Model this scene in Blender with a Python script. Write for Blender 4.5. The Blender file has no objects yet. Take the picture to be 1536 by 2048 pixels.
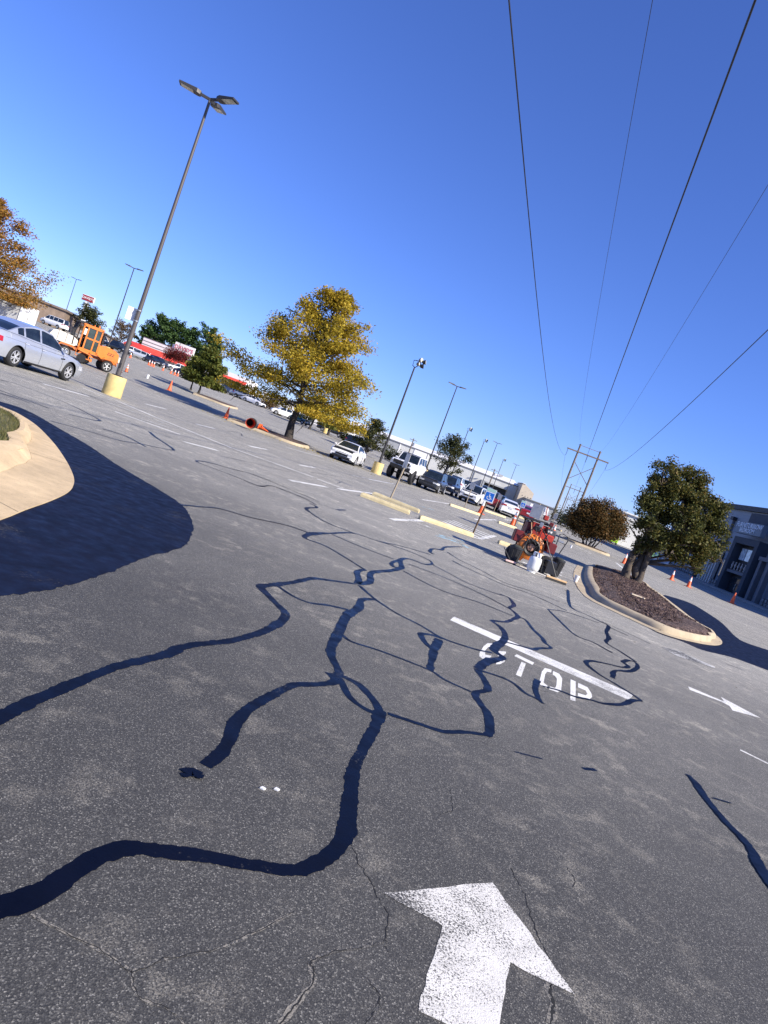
import bpy, bmesh, math, random
import numpy as np
from mathutils import Vector, Matrix
from mathutils.geometry import delaunay_2d_cdt
R = math.radians
sc = bpy.context.scene
col = sc.collection

# ------------------------------------------------------------------ camera, sky, sun, exposure
CAM_H, FPX, ROLL, PITCH = 1.45, 1420.0, R(20.36), R(4.37)
_cr, _sr, _cp, _sp = math.cos(ROLL), math.sin(ROLL), math.cos(PITCH), math.sin(PITCH)
C_FWD = Vector((0, _cp, -_sp)); _up0 = Vector((0, _sp, _cp)); _r0 = Vector((1, 0, 0))
C_RIGHT = _cr*_r0 + _sr*_up0; C_UP = -_sr*_r0 + _cr*_up0
cam_d = bpy.data.cameras.new('camera'); cam = bpy.data.objects.new('camera', cam_d); col.objects.link(cam)
M = Matrix.Identity(4)
for i in range(3):
    M[i][0] = C_RIGHT[i]; M[i][1] = C_UP[i]; M[i][2] = -C_FWD[i]
M[0][3], M[1][3], M[2][3] = 0, 0, CAM_H
cam.matrix_world = M
cam_d.sensor_fit = 'VERTICAL'; cam_d.sensor_height = 36.0; cam_d.lens = FPX/2048*36
cam_d.clip_start = 0.05; cam_d.clip_end = 8000
sc.camera = cam

SUN_AZ, SUN_EL = R(-30), R(35)          # azimuth from +X, anticlockwise
world = bpy.data.worlds.new('World'); sc.world = world; world.use_nodes = True
wn = world.node_tree; bg = wn.nodes['Background']
sky = wn.nodes.new('ShaderNodeTexSky'); sky.sky_type = 'NISHITA'; sky.sun_disc = False
sky.sun_elevation = SUN_EL; sky.sun_rotation = R(90) - SUN_AZ
sky.altitude = 0; sky.air_density = 1.0; sky.dust_density = 0.0; sky.ozone_density = 8.0
tint = wn.nodes.new('ShaderNodeMix'); tint.data_type = 'RGBA'; tint.blend_type = 'MULTIPLY'; tint.inputs[0].default_value = 1.0
tint.inputs[7].default_value = (0.88, 0.92, 1.40, 1)
wn.links.new(sky.outputs[0], tint.inputs[6]); wn.links.new(tint.outputs[2], bg.inputs[0]); bg.inputs[1].default_value = 0.078
sun_d = bpy.data.lights.new('sun', 'SUN'); sun_d.energy = 4.6; sun_d.angle = R(0.53); sun_d.color = (1.0, 0.92, 0.80)
sun = bpy.data.objects.new('sun', sun_d); col.objects.link(sun)
_sd = Vector((math.cos(SUN_AZ)*math.cos(SUN_EL), math.sin(SUN_AZ)*math.cos(SUN_EL), math.sin(SUN_EL)))
sun.rotation_euler = _sd.to_track_quat('Z', 'Y').to_euler(); sun.location = (30, -20, 40)
sc.view_settings.view_transform = 'Standard'; sc.view_settings.look = 'None'
sc.view_settings.exposure = 0.85; sc.view_settings.gamma = 1.0; sc.view_settings.use_curve_mapping = False

# ------------------------------------------------------------------ terrain and surveying helpers
def tz(x, y):
    t = max(0.0, (y-48)/72)
    s = min(t, 1.2)**1.1
    return min(2.3, max(0.5, 1.5-0.018*x))*s
def ray(px, py):
    return C_RIGHT*(px-768) - C_UP*(py-1024) + C_FWD*FPX
def at(px, py, D):                      # point on a sight line at distance D ahead
    d = ray(px, py); t = D/d.y
    return Vector((d.x*t, D, CAM_H+d.z*t))
def G(px, py, z=None):                  # where a sight line meets the ground
    d = ray(px, py)
    if d.z < 0:
        t = -(CAM_H-(z or 0))/d.z; p = d*t
        if p.y < 48 or z is not None: return Vector((p.x, p.y, z or 0))
    lo = 40.0
    Dm = 41.0
    while Dm < 400:
        p = at(px, py, Dm)
        if p.z < tz(p.x, Dm): break
        lo = Dm; Dm += 1.0
    hi = Dm
    for _ in range(20):
        m = (lo+hi)/2; p = at(px, py, m)
        if p.z < tz(p.x, m): hi = m
        else: lo = m
    p = at(px, py, hi); return Vector((p.x, p.y, tz(p.x, p.y)))
def onground(px, py, D):
    p = at(px, py, D); return Vector((p.x, D, tz(p.x, D)))

# ------------------------------------------------------------------ object helpers
def tag(o, label=None, cat=None, group=None, kind=None):
    if label: o['label'] = label
    if cat: o['category'] = cat
    if group: o['group'] = group
    if kind: o['kind'] = kind
    return o
def thing(name, label, cat, loc=(0, 0, 0), rz=0.0, group=None):
    o = bpy.data.objects.new(name, None); col.objects.link(o)
    o.location = loc; o.rotation_euler = (0, 0, rz); o.empty_display_size = 0.2
    return tag(o, label, cat, group)
def copy_tree(o, parent=None):
    c = o.copy(); col.objects.link(c); c.parent = parent
    for ch in o.children: copy_tree(ch, c)
    return c

class MB:
    def __init__(s): s.v = []; s.f = []; s.uv = None
    def add(s, vs, fs, M=None):
        n = len(s.v)
        s.v += [tuple(M @ Vector(v)) if M is not None else tuple(v) for v in vs]
        s.f += [tuple(i+n for i in f) for f in fs]
        return s
    def box(s, c, size, M=None, rz=0, taper=1.0):
        x, y, z = size[0]/2, size[1]/2, size[2]/2
        vs = [(-x, -y, -z), (x, -y, -z), (x, y, -z), (-x, y, -z), (-x*taper, -y*taper, z), (x*taper, -y*taper, z), (x*taper, y*taper, z), (-x*taper, y*taper, z)]
        T = Matrix.Translation(Vector(c)) @ Matrix.Rotation(rz, 4, 'Z')
        if M is not None: T = M @ T
        return s.add(vs, [(0, 3, 2, 1), (4, 5, 6, 7), (0, 1, 5, 4), (1, 2, 6, 5), (2, 3, 7, 6), (3, 0, 4, 7)], T)
    def bbox(s, c, size, b=0.02, M=None, rz=0):   # box with chamfered vertical and top edges
        x, y, z = size[0]/2, size[1]/2, size[2]/2
        def ring(xx, yy, zz, bb): return [(-xx+bb, -yy, zz), (xx-bb, -yy, zz), (xx, -yy+bb, zz), (xx, yy-bb, zz), (xx-bb, yy, zz), (-xx+bb, yy, zz), (-xx, yy-bb, zz), (-xx, -yy+bb, zz)]
        rs = [ring(x-b, y-b, -z, b*.6), ring(x, y, -z+b, b), ring(x, y, z-b, b), ring(x-b, y-b, z, b*.6)]
        vs = [p for r in rs for p in r]; fs = []
        for k in range(3):
            for i in range(8):
                j = (i+1) % 8; fs.append((k*8+i, k*8+j, k*8+8+j, k*8+8+i))
        fs += [tuple(range(7, -1, -1)), tuple(range(24, 32))]
        T = Matrix.Translation(Vector(c)) @ Matrix.Rotation(rz, 4, 'Z')
        if M is not None: T = M @ T
        return s.add(vs, fs, T)
    def cyl(s, p0, p1, r0, r1=None, n=12, caps=True):
        r1 = r0 if r1 is None else r1
        p0 = Vector(p0); p1 = Vector(p1); d = (p1-p0)
        q = d.to_track_quat('Z', 'Y') if d.length > 1e-9 else Vector((0, 0, 1)).to_track_quat('Z', 'Y')
        vs = []
        for p, r in ((p0, r0), (p1, r1)):
            for i in range(n):
                a = 2*math.pi*i/n; vs.append(p + q @ Vector((r*math.cos(a), r*math.sin(a), 0)))
        fs = [(i, (i+1) % n, n+(i+1) % n, n+i) for i in range(n)]
        if caps: fs += [tuple(range(n-1, -1, -1)), tuple(range(n, 2*n))]
        return s.add(vs, fs)
    def tube(s, pts, r, n=8, caps=True):
        pts = [Vector(p) for p in pts]; rr = r if isinstance(r, (list, tuple)) else [r]*len(pts)
        vs = []; m = len(pts)
        for k, p in enumerate(pts):
            d = (pts[min(k+1, m-1)]-pts[max(k-1, 0)]).normalized()
            up = Vector((0, 0, 1)) if abs(d.z) < .95 else Vector((1, 0, 0))
            a = d.cross(up).normalized(); b = d.cross(a)
            for i in range(n):
                t = 2*math.pi*i/n; vs.append(p + (a*math.cos(t)+b*math.sin(t))*rr[k])
        fs = [(k*n+i, k*n+n+i, k*n+n+(i+1) % n, k*n+(i+1) % n) for k in range(m-1) for i in range(n)]
        if caps: fs += [tuple(range(n)), tuple(range(m*n-1, m*n-n-1, -1))]
        return s.add(vs, fs)
    def lathe(s, prof, n=20, M=None, caps=True):       # prof [(r,z)...]
        vs = []; m = len(prof)
        for r, z in prof:
            for i in range(n):
                a = 2*math.pi*i/n; vs.append((r*math.cos(a), r*math.sin(a), z))
        fs = [(k*n+i, k*n+(i+1) % n, k*n+n+(i+1) % n, k*n+n+i) for k in range(m-1) for i in range(n)]
        if caps: fs += [tuple(range(n-1, -1, -1)), tuple(range((m-1)*n, m*n))]
        return s.add(vs, fs, M)
    def prism(s, poly, y0, y1, M=None):     # poly in (x,z), extruded along y
        n = len(poly)
        vs = [(x, y0, z) for x, z in poly]+[(x, y1, z) for x, z in poly]
        fs = [tuple(range(n)), tuple(range(2*n-1, n-1, -1))]+[(i, n+i, n+(i+1) % n, (i+1) % n) for i in range(n)]
        return s.add(vs, fs, M)
    def slab(s, poly, z0, z1, M=None):      # poly in (x,y), extruded along z
        n = len(poly)
        vs = [(x, y, z0) for x, y in poly]+[(x, y, z1) for x, y in poly]
        fs = [tuple(range(n-1, -1, -1)), tuple(range(n, 2*n))]+[(i, (i+1) % n, n+(i+1) % n, n+i) for i in range(n)]
        return s.add(vs, fs, M)
    def build(s, name, mat, parent=None, smooth=None, kind=None, loc=None, rz=None):
        me = bpy.data.meshes.new(name); me.from_pydata(s.v, [], s.f)
        bm = bmesh.new(); bm.from_mesh(me); bmesh.ops.recalc_face_normals(bm, faces=bm.faces); bm.to_mesh(me); bm.free()
        if smooth is not None:
            me.shade_smooth(); me.set_sharp_from_angle(angle=R(smooth))
        me.materials.append(mat); me.update()
        o = bpy.data.objects.new(name, me); col.objects.link(o)
        if parent is not None: o.parent = parent
        if loc is not None: o.location = loc
        if rz is not None: o.rotation_euler = (0, 0, rz)
        if kind: o['kind'] = kind
        return o
def raw(name, v, f, mat, parent=None, kind=None, smooth=False):
    me = bpy.data.meshes.new(name); me.from_pydata(v, [], f)
    if smooth: me.shade_smooth()
    me.materials.append(mat); me.update()
    o = bpy.data.objects.new(name, me); col.objects.link(o)
    if parent is not None: o.parent = parent
    if kind: o['kind'] = kind
    return o

# ------------------------------------------------------------------ materials
def nt(name):
    m = bpy.data.materials.new(name); m.use_nodes = True
    t = m.node_tree; b = t.nodes['Principled BSDF']
    return m, t, b
def N(t, typ, **k):
    n = t.nodes.new('ShaderNode'+typ)
    for a, v in k.items():
        if a in n.inputs: n.inputs[a].default_value = v
        else: setattr(n, a, v)
    return n
def ramp(t, src, stops):
    r = t.nodes.new('ShaderNodeValToRGB'); e = r.color_ramp.elements
    while len(e) < len(stops): e.new(0.5)
    for i, (p, c) in enumerate(stops):
        e[i].position = p; e[i].color = c if len(c) == 4 else (*c, 1)
    t.links.new(src, r.inputs[0]); return r.outputs[0]
def g3(v): return (v, v, v, 1)
def mixc(t, fac, a, b, mode='MIX'):
    m = t.nodes.new('ShaderNodeMix'); m.data_type = 'RGBA'; m.blend_type = mode; m.clamp_result = False
    for sock, val in ((m.inputs[0], fac), (m.inputs[6], a), (m.inputs[7], b)):
        if hasattr(val, 'is_output'): t.links.new(val, sock)
        else: sock.default_value = val if not isinstance(val, tuple) or len(val) == 4 else (*val, 1)
    return m.outputs[2]
def mth(t, op, a, b=0.0):
    m = t.nodes.new('ShaderNodeMath'); m.operation = op
    for i, v in enumerate((a, b)):
        if hasattr(v, 'is_output'): t.links.new(v, m.inputs[i])
        else: m.inputs[i].default_value = v
    return m.outputs[0]
def bump(t, b, h, strength=.3, dist=.01):
    n = N(t, 'Bump'); n.inputs['Strength'].default_value = strength; n.inputs['Distance'].default_value = dist
    t.links.new(h, n.inputs['Height']); t.links.new(n.outputs[0], b.inputs['Normal'])
def wpos(t): return N(t, 'NewGeometry').outputs['Position']
def noise(t, vec, scale, detail=4, rough=.55):
    n = N(t, 'TexNoise'); n.inputs['Scale'].default_value = scale; n.inputs['Detail'].default_value = detail; n.inputs['Roughness'].default_value = rough
    if vec is not None: t.links.new(vec, n.inputs['Vector'])
    return n.outputs['Fac']
_pm = {}
def pm(name, c, rough=.55, metal=0.0, var=.12, scale=6.0, bmp=0.0, coat=0.0, spec=.5, dirt=None):
    if name in _pm: return _pm[name]
    m, t, b = nt(name)
    tc = N(t, 'TexCoord').outputs['Object']
    n = noise(t, tc, scale, 5)
    lo = tuple(max(0, x*(1-var)) for x in c); hi = tuple(x*(1+var) for x in c)
    cc = ramp(t, n, [(.3, lo), (.7, hi)])
    if dirt:
        n2 = noise(t, tc, scale*.35, 6, .65)
        k = ramp(t, n2, [(.5, g3(0)), (.72, g3(1))])
        cc = mixc(t, k, cc, dirt)
    t.links.new(cc, b.inputs['Base Color'])
    b.inputs['Roughness'].default_value = rough; b.inputs['Metallic'].default_value = metal
    b.inputs['Specular IOR Level'].default_value = spec
    b.inputs['Coat Weight'].default_value = coat; b.inputs['Coat Roughness'].default_value = .06
    if bmp: bump(t, b, noise(t, tc, scale*4, 5), bmp, .02)
    _pm[name] = m; return m
def paint(name, c, metal=0.0):
    if name in _pm: return _pm[name]
    m = pm(name, c, rough=.32, metal=metal, var=.03, scale=3, coat=.8)
    return m

def asphalt_color(t, P, lighten=None):
    vo = N(t, 'TexVoronoi'); vo.inputs['Scale'].default_value = 235; t.links.new(P, vo.inputs['Vector'])
    sp = N(t, 'SeparateColor'); t.links.new(vo.outputs['Color'], sp.inputs[0])
    stones = ramp(t, sp.outputs[0], [(0, (.040, .040, .041)), (.5, (.060, .060, .061)), (.8, (.088, .087, .086)), (.93, (.148, .146, .139)), (1, (.28, .272, .255))])
    fine = noise(t, P, 190, 5, .8)
    stones = mixc(t, .55, stones, ramp(t, fine, [(.25, g3(.25)), (.8, g3(1.55))]), 'MULTIPLY')
    w1 = noise(t, P, 5.5, 8, .72); w2 = noise(t, P, 1.1, 6, .65)
    worn = mth(t, 'MULTIPLY', ramp(t, w1, [(.50, g3(0)), (.60, g3(1))]), ramp(t, w2, [(.45, g3(.05)), (.62, g3(1))]))
    gr = noise(t, P, 120, 3, .8)
    worn = mth(t, 'MULTIPLY', worn, ramp(t, gr, [(.47, g3(0)), (.56, g3(1))]))
    c = mixc(t, mth(t, 'MULTIPLY', worn, .66), stones, (.36, .335, .29, 1))
    big = noise(t, P, .16, 5, .6)
    c = mixc(t, 1.0, c, ramp(t, big, [(.3, (.83, .82, .775, 1)), (.7, (1.22, 1.20, 1.11, 1))]), 'MULTIPLY')
    return c, sp.outputs[1], vo.outputs['Distance']
def mat_asphalt():
    m, t, b = nt('asphalt'); P = wpos(t)
    c, rnd, dist = asphalt_color(t, P)
    # older lot is paler; grazing-view sheen is also put into the colour with distance
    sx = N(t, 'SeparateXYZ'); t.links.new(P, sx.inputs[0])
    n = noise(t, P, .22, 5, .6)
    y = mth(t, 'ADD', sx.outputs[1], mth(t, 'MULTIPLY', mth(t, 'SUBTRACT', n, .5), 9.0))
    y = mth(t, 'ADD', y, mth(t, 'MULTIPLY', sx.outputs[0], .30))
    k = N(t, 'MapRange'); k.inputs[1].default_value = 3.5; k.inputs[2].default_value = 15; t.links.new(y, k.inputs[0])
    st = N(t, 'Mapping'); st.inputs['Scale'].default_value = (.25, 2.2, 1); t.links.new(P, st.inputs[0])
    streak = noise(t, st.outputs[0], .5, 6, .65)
    old_sheen = mixc(t, 1.0, c, ramp(t, streak, [(.3, (2.0, 1.99, 1.93, 1)), (.7, (3.1, 3.05, 2.9, 1))]), 'MULTIPLY')
    old_sheen = mixc(t, 1.0, old_sheen, (.070, .066, .057, 1), 'ADD')
    c = mixc(t, k.outputs[0], c, old_sheen)
    t.links.new(c, b.inputs['Base Color'])
    b.inputs['Roughness'].default_value = .82; b.inputs['Specular IOR Level'].default_value = .35
    h = mth(t, 'ADD', dist, mth(t, 'MULTIPLY', noise(t, P, 170, 3), .6))
    bump(t, b, h, .30, .005)
    return m
def mat_sealer(name, rough, base, hole=0.0, spec=.5):
    m, t, b = nt(name); P = wpos(t)
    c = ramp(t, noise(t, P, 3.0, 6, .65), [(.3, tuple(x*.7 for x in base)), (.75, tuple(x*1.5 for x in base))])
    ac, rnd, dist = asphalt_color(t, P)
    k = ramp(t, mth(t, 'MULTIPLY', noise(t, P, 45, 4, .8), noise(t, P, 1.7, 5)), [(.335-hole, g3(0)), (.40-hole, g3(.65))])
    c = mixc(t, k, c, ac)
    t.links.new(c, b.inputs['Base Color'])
    t.links.new(ramp(t, noise(t, P, 8, 5), [(.3, g3(rough-.12)), (.7, g3(rough+.16))]), b.inputs['Roughness'])
    b.inputs['Specular IOR Level'].default_value = spec
    bump(t, b, mth(t, 'ADD', noise(t, P, 75, 4), noise(t, P, 14, 3)), .16, .003)
    return m
def mat_marking(name, c, wear=.5, scale=70):
    m, t, b = nt(name); P = wpos(t)
    ac, rnd, dist = asphalt_color(t, P)
    n = noise(t, P, scale, 4, .75); n2 = noise(t, P, 1.6, 6, .6)
    s = mth(t, 'ADD', n, mth(t, 'MULTIPLY', mth(t, 'SUBTRACT', n2, .5), .75))
    k = ramp(t, s, [(wear-.07, g3(1)), (wear+.015, g3(0))])
    cv = ramp(t, noise(t, P, 9, 5), [(.3, tuple(x*.86 for x in c)), (.7, tuple(min(.92, x*1.05) for x in c))])
    cc = mixc(t, k, cv, ac)
    t.links.new(cc, b.inputs['Base Color']); b.inputs['Roughness'].default_value = .75
    bump(t, b, mth(t, 'ADD', n, dist), .35, .004)
    return m
def mat_concrete(name, c, speck=.5, scale=60, bmp=.4):
    m, t, b = nt(name); P = wpos(t)
    n = noise(t, P, scale, 4, .8); n2 = noise(t, P, 1.3, 6, .6); n3 = noise(t, P, 7, 5)
    cc = ramp(t, n2, [(.3, tuple(x*.82 for x in c)), (.7, tuple(x*1.12 for x in c))])
    cc = mixc(t, mth(t, 'MULTIPLY', ramp(t, n, [(.28, g3(1)), (.42, g3(0))]), speck), cc, tuple(x*.35 for x in c))
    cc = mixc(t, .5, cc, ramp(t, n3, [(.3, g3(.75)), (.7, g3(1.15))]), 'MULTIPLY')
    t.links.new(cc, b.inputs['Base Color']); b.inputs['Roughness'].default_value = .88
    bump(t, b, n, bmp, .006); return m
def mat_leaf(name, cols, trans=.35, pscale=.9):
    m, t, b = nt(name)
    ge = N(t, 'NewGeometry'); ri = ge.outputs['Random Per Island']
    tc = N(t, 'TexCoord').outputs['Object']
    n = noise(t, tc, pscale, 3)
    k = mth(t, 'ADD', mth(t, 'MULTIPLY', ri, .55), mth(t, 'MULTIPLY', n, .6)); k = mth(t, 'SUBTRACT', k, .06)
    c = ramp(t, k, [(i/(len(cols)-1)*.9+.05, x) for i, x in enumerate(cols)])
    t.links.new(c, b.inputs['Base Color']); b.inputs['Roughness'].default_value = .6; b.inputs['Specular IOR Level'].default_value = .25
    tr = N(t, 'BsdfTranslucent'); t.links.new(c, tr.inputs[0])
    mx = N(t, 'MixShader'); mx.inputs[0].default_value = trans
    t.links.new(b.outputs[0], mx.inputs[1]); t.links.new(tr.outputs[0], mx.inputs[2])
    t.links.new(mx.outputs[0], t.nodes['Material Output'].inputs[0]); return m
def mat_glass(name, c=(.02, .03, .04), rough=.05):
    m, t, b = nt(name); tc = N(t, 'TexCoord').outputs['Object']
    t.links.new(ramp(t, noise(t, tc, 2.5, 3), [(.3, tuple(x*.6 for x in c)), (.7, tuple(x*1.5 for x in c))]), b.inputs['Base Color'])
    b.inputs['Roughness'].default_value = rough; b.inputs['Specular IOR Level'].default_value = .7; return m
def mat_bands(name, c, axis=0, pitch=.3, depth=.35, rough=.5):   # ribbed metal sheet
    m, t, b = nt(name); tc = N(t, 'TexCoord').outputs['Object']
    sx = N(t, 'SeparateXYZ'); t.links.new(tc, sx.inputs[0])
    f = mth(t, 'FRACT', mth(t, 'DIVIDE', sx.outputs[axis], pitch))
    k = ramp(t, f, [(.0, g3(1-depth)), (.12, g3(1)), (.88, g3(1)), (1, g3(1-depth))])
    cc = ramp(t, noise(t, tc, .5, 6), [(.3, tuple(x*.88 for x in c)), (.7, tuple(x*1.06 for x in c))])
    t.links.new(mixc(t, 1.0, cc, k, 'MULTIPLY'), b.inputs['Base Color']); b.inputs['Roughness'].default_value = rough
    bump(t, b, k, .5, .02); return m

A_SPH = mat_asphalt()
A_SEAL = mat_sealer('crack_sealant', .36, (.0022, .0030, .0085), -.004, .13)
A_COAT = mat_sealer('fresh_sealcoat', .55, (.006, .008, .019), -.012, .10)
A_WHITE = mat_marking('white_marking', (.68, .66, .60), .50, 120)
A_STOP = mat_marking('white_stop_marking', (.74, .73, .68), .425, 90)
A_LINE = mat_marking('parking_line_paint', (.74, .73, .68), .44, 30)
A_FAINT = mat_marking('faded_line_paint', (.55, .54, .50), .53, 30)
A_BLUE = mat_marking('blue_marking', (.34, .60, .72), .50, 40)
A_CRACK = pm('crack_shadow', (.012, .012, .012), .95, var=.3, scale=30)
A_DUST = mat_marking('crack_dust', (.24, .22, .18), .56, 90)
TAN = mat_concrete('tan_concrete', (.57, .43, .25), .85, 42)
KERB = mat_concrete('kerb_concrete', (.44, .36, .24), .35, 45)
YEL = mat_concrete('worn_yellow_paint', (.62, .52, .30), .8, 16, .3)
YELC = mat_concrete('yellow_painted_concrete', (.62, .48, .20), .35, 12, .25)
BLK = pm('black_rubber', (.018, .018, .019), .75, var=.25, scale=12, bmp=.15)
BLKP = pm('black_plastic', (.02, .02, .022), .45, var=.2, scale=9)
CHROME = pm('brushed_alloy', (.55, .56, .58), .35, .35, .08, 14)
STEEL = pm('galvanised_steel', (.40, .41, .42), .45, .8, .12, 8)
WHITE = pm('white_enamel', (.78, .78, .76), .4, 0, .05, 4, coat=.3)
BARK = pm('bark', (.085, .068, .052), .95, 0, .45, 9, bmp=.9)
BARKD = pm('dark_bark', (.045, .038, .032), .95, 0, .45, 9, bmp=.9)
WOODP = pm('weathered_pole_wood', (.16, .13, .10), .9, 0, .3, 4, bmp=.4)
CGLASS = mat_glass('car_glass', (.012, .018, .024))
BGLASS = mat_glass('window_glass', (.05, .07, .09), .08)
# ------------------------------------------------------------------ ground
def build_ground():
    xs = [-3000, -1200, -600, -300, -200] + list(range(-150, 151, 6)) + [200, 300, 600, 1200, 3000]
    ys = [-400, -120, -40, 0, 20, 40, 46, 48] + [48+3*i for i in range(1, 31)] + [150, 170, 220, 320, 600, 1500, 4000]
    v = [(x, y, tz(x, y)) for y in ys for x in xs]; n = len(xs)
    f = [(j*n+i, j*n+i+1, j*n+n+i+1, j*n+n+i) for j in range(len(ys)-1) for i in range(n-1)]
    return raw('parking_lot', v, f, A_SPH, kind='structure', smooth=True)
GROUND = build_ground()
rng = random.Random(4)
_lift = [0.0014]
def lift():
    _lift[0] += 0.00012
    if _lift[0] > 0.0075: _lift[0] = 0.0014
    return _lift[0]
def gz(x, y, up):
    return tz(x, y) + up*(1 + max(0, y-45)*.25)
def spline(pts, step):
    P = [Vector((p[0], p[1])) for p in pts]; out = []
    for i in range(len(P)-1):
        a = P[max(i-1, 0)]; b = P[i]; c = P[i+1]; d = P[min(i+2, len(P)-1)]
        n = max(1, int((c-b).length/step))
        for k in range(n):
            u = k/n
            out.append(.5*((2*b)+(-a+c)*u+(2*a-5*b+4*c-d)*u*u+(-a+3*b-3*c+d)*u**3))
    out.append(P[-1]); return out
def ribbon(name, px, w, mat, rag=.12, up=None, step=None, curved=True, taper=True):
    pts = [G(*p[:2]) for p in px]; up = lift() if up is None else up
    wid = [(p[2] if len(p) > 2 else w) for p in px]
    L = sum((pts[i+1].xy-pts[i].xy).length for i in range(len(pts)-1))
    near = min(p.y for p in pts)
    step = step or min(max(.012, near*.004), max(.05, L/12))
    if curved:
        ctr = spline(pts, step)
    else:
        ctr = []
        for i in range(len(pts)-1):
            n = max(1, int((pts[i+1].xy-pts[i].xy).length/step))
            ctr += [pts[i].xy.lerp(pts[i+1].xy, k/n) for k in range(n)]
        ctr.append(pts[-1].xy)
    # width along length
    cum = [0]
    for i in range(len(ctr)-1): cum.append(cum[-1]+(ctr[i+1]-ctr[i]).length)
    kc = [0]
    for i in range(len(pts)-1): kc.append(kc[-1]+(pts[i+1].xy-pts[i].xy).length)
    v = []; f = []; T = cum[-1] or 1
    la = lb = 0.0
    slow = rng.uniform(0, 9)
    for i, c in enumerate(ctr):
        d = (ctr[min(i+1, len(ctr)-1)]-ctr[max(i-1, 0)])
        d = d.normalized() if d.length > 1e-9 else Vector((1, 0))
        nrm = Vector((-d.y, d.x)); s = cum[i]/T*kc[-1]
        k = 0
        while k < len(kc)-2 and kc[k+1] < s: k += 1
        u = (s-kc[k])/max(1e-6, kc[k+1]-kc[k]); ww = wid[k]+(wid[k+1]-wid[k])*min(1, max(0, u))
        ww *= (1.0 if 'crack_seal' != name else .60 if ww > .105 and near < 5 else .74 if ww > .07 else 1.0 if ww > .03 else 1.7)*(1+.07*math.sin(cum[i]*5.1+slow)+.05*math.sin(cum[i]*13.7+slow*2))
        la = .55*la+rng.gauss(0, rag*.5); lb = .55*lb+rng.gauss(0, rag*.5)
        a = c+nrm*ww*(.5+la); b = c-nrm*ww*(.5+lb)
        v += [(a.x, a.y, gz(a.x, a.y, up)), (c.x, c.y, gz(c.x, c.y, up)), (b.x, b.y, gz(b.x, b.y, up))]
    for i in range(len(ctr)-1):
        for k in (0, 1): f.append((3*i+k, 3*i+k+1, 3*i+k+4, 3*i+k+3))
    return raw(name, v, f, mat, GROUND)
def line(px, w=.16, mat=None, name='parking_line'):
    return ribbon(name, px, w, mat or A_LINE, rag=.03, curved=False, step=.5)
def sheet(name, px, mat, up=.004, parent=None, jag=0.0, sub=1):
    pts = [G(*p) for p in px]
    if jag:
        q = []
        for i in range(len(pts)):
            a = pts[i]; b = pts[(i+1) % len(pts)]
            n = max(1, int((b-a).length/.05))
            for k in range(n):
                p = a.lerp(b, k/n); q.append((p.x+rng.gauss(0, jag), p.y+rng.gauss(0, jag)))
        pts = q
    vv, _e, ff, *_r = delaunay_2d_cdt([Vector((p[0], p[1])) for p in pts], [], [list(range(len(pts)))], 1, 1e-5)
    me = bpy.data.meshes.new(name); me.from_pydata([(q.x, q.y, gz(q.x, q.y, up)) for q in vv], [], [tuple(f_) for f_ in ff]); me.materials.append(mat)
    o = bpy.data.objects.new(name, me); col.objects.link(o); o.parent = parent or GROUND
    return o

# fresh sealcoat brushed round the two kerbed islands
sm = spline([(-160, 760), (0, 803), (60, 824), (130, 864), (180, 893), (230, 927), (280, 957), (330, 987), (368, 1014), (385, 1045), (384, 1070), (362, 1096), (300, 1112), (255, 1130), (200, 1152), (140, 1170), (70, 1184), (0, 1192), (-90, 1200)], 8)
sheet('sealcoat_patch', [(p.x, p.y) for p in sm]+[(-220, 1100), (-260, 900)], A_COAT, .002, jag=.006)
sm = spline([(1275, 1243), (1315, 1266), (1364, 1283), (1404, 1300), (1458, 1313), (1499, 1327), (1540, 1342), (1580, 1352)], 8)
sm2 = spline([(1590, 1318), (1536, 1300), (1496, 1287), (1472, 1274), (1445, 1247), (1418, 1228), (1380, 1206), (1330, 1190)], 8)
sheet('sealcoat_patch', [(p.x, p.y) for p in sm]+[(p.x, p.y) for p in sm2]+[(1290, 1200)], A_COAT, .002, jag=.006)

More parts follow.
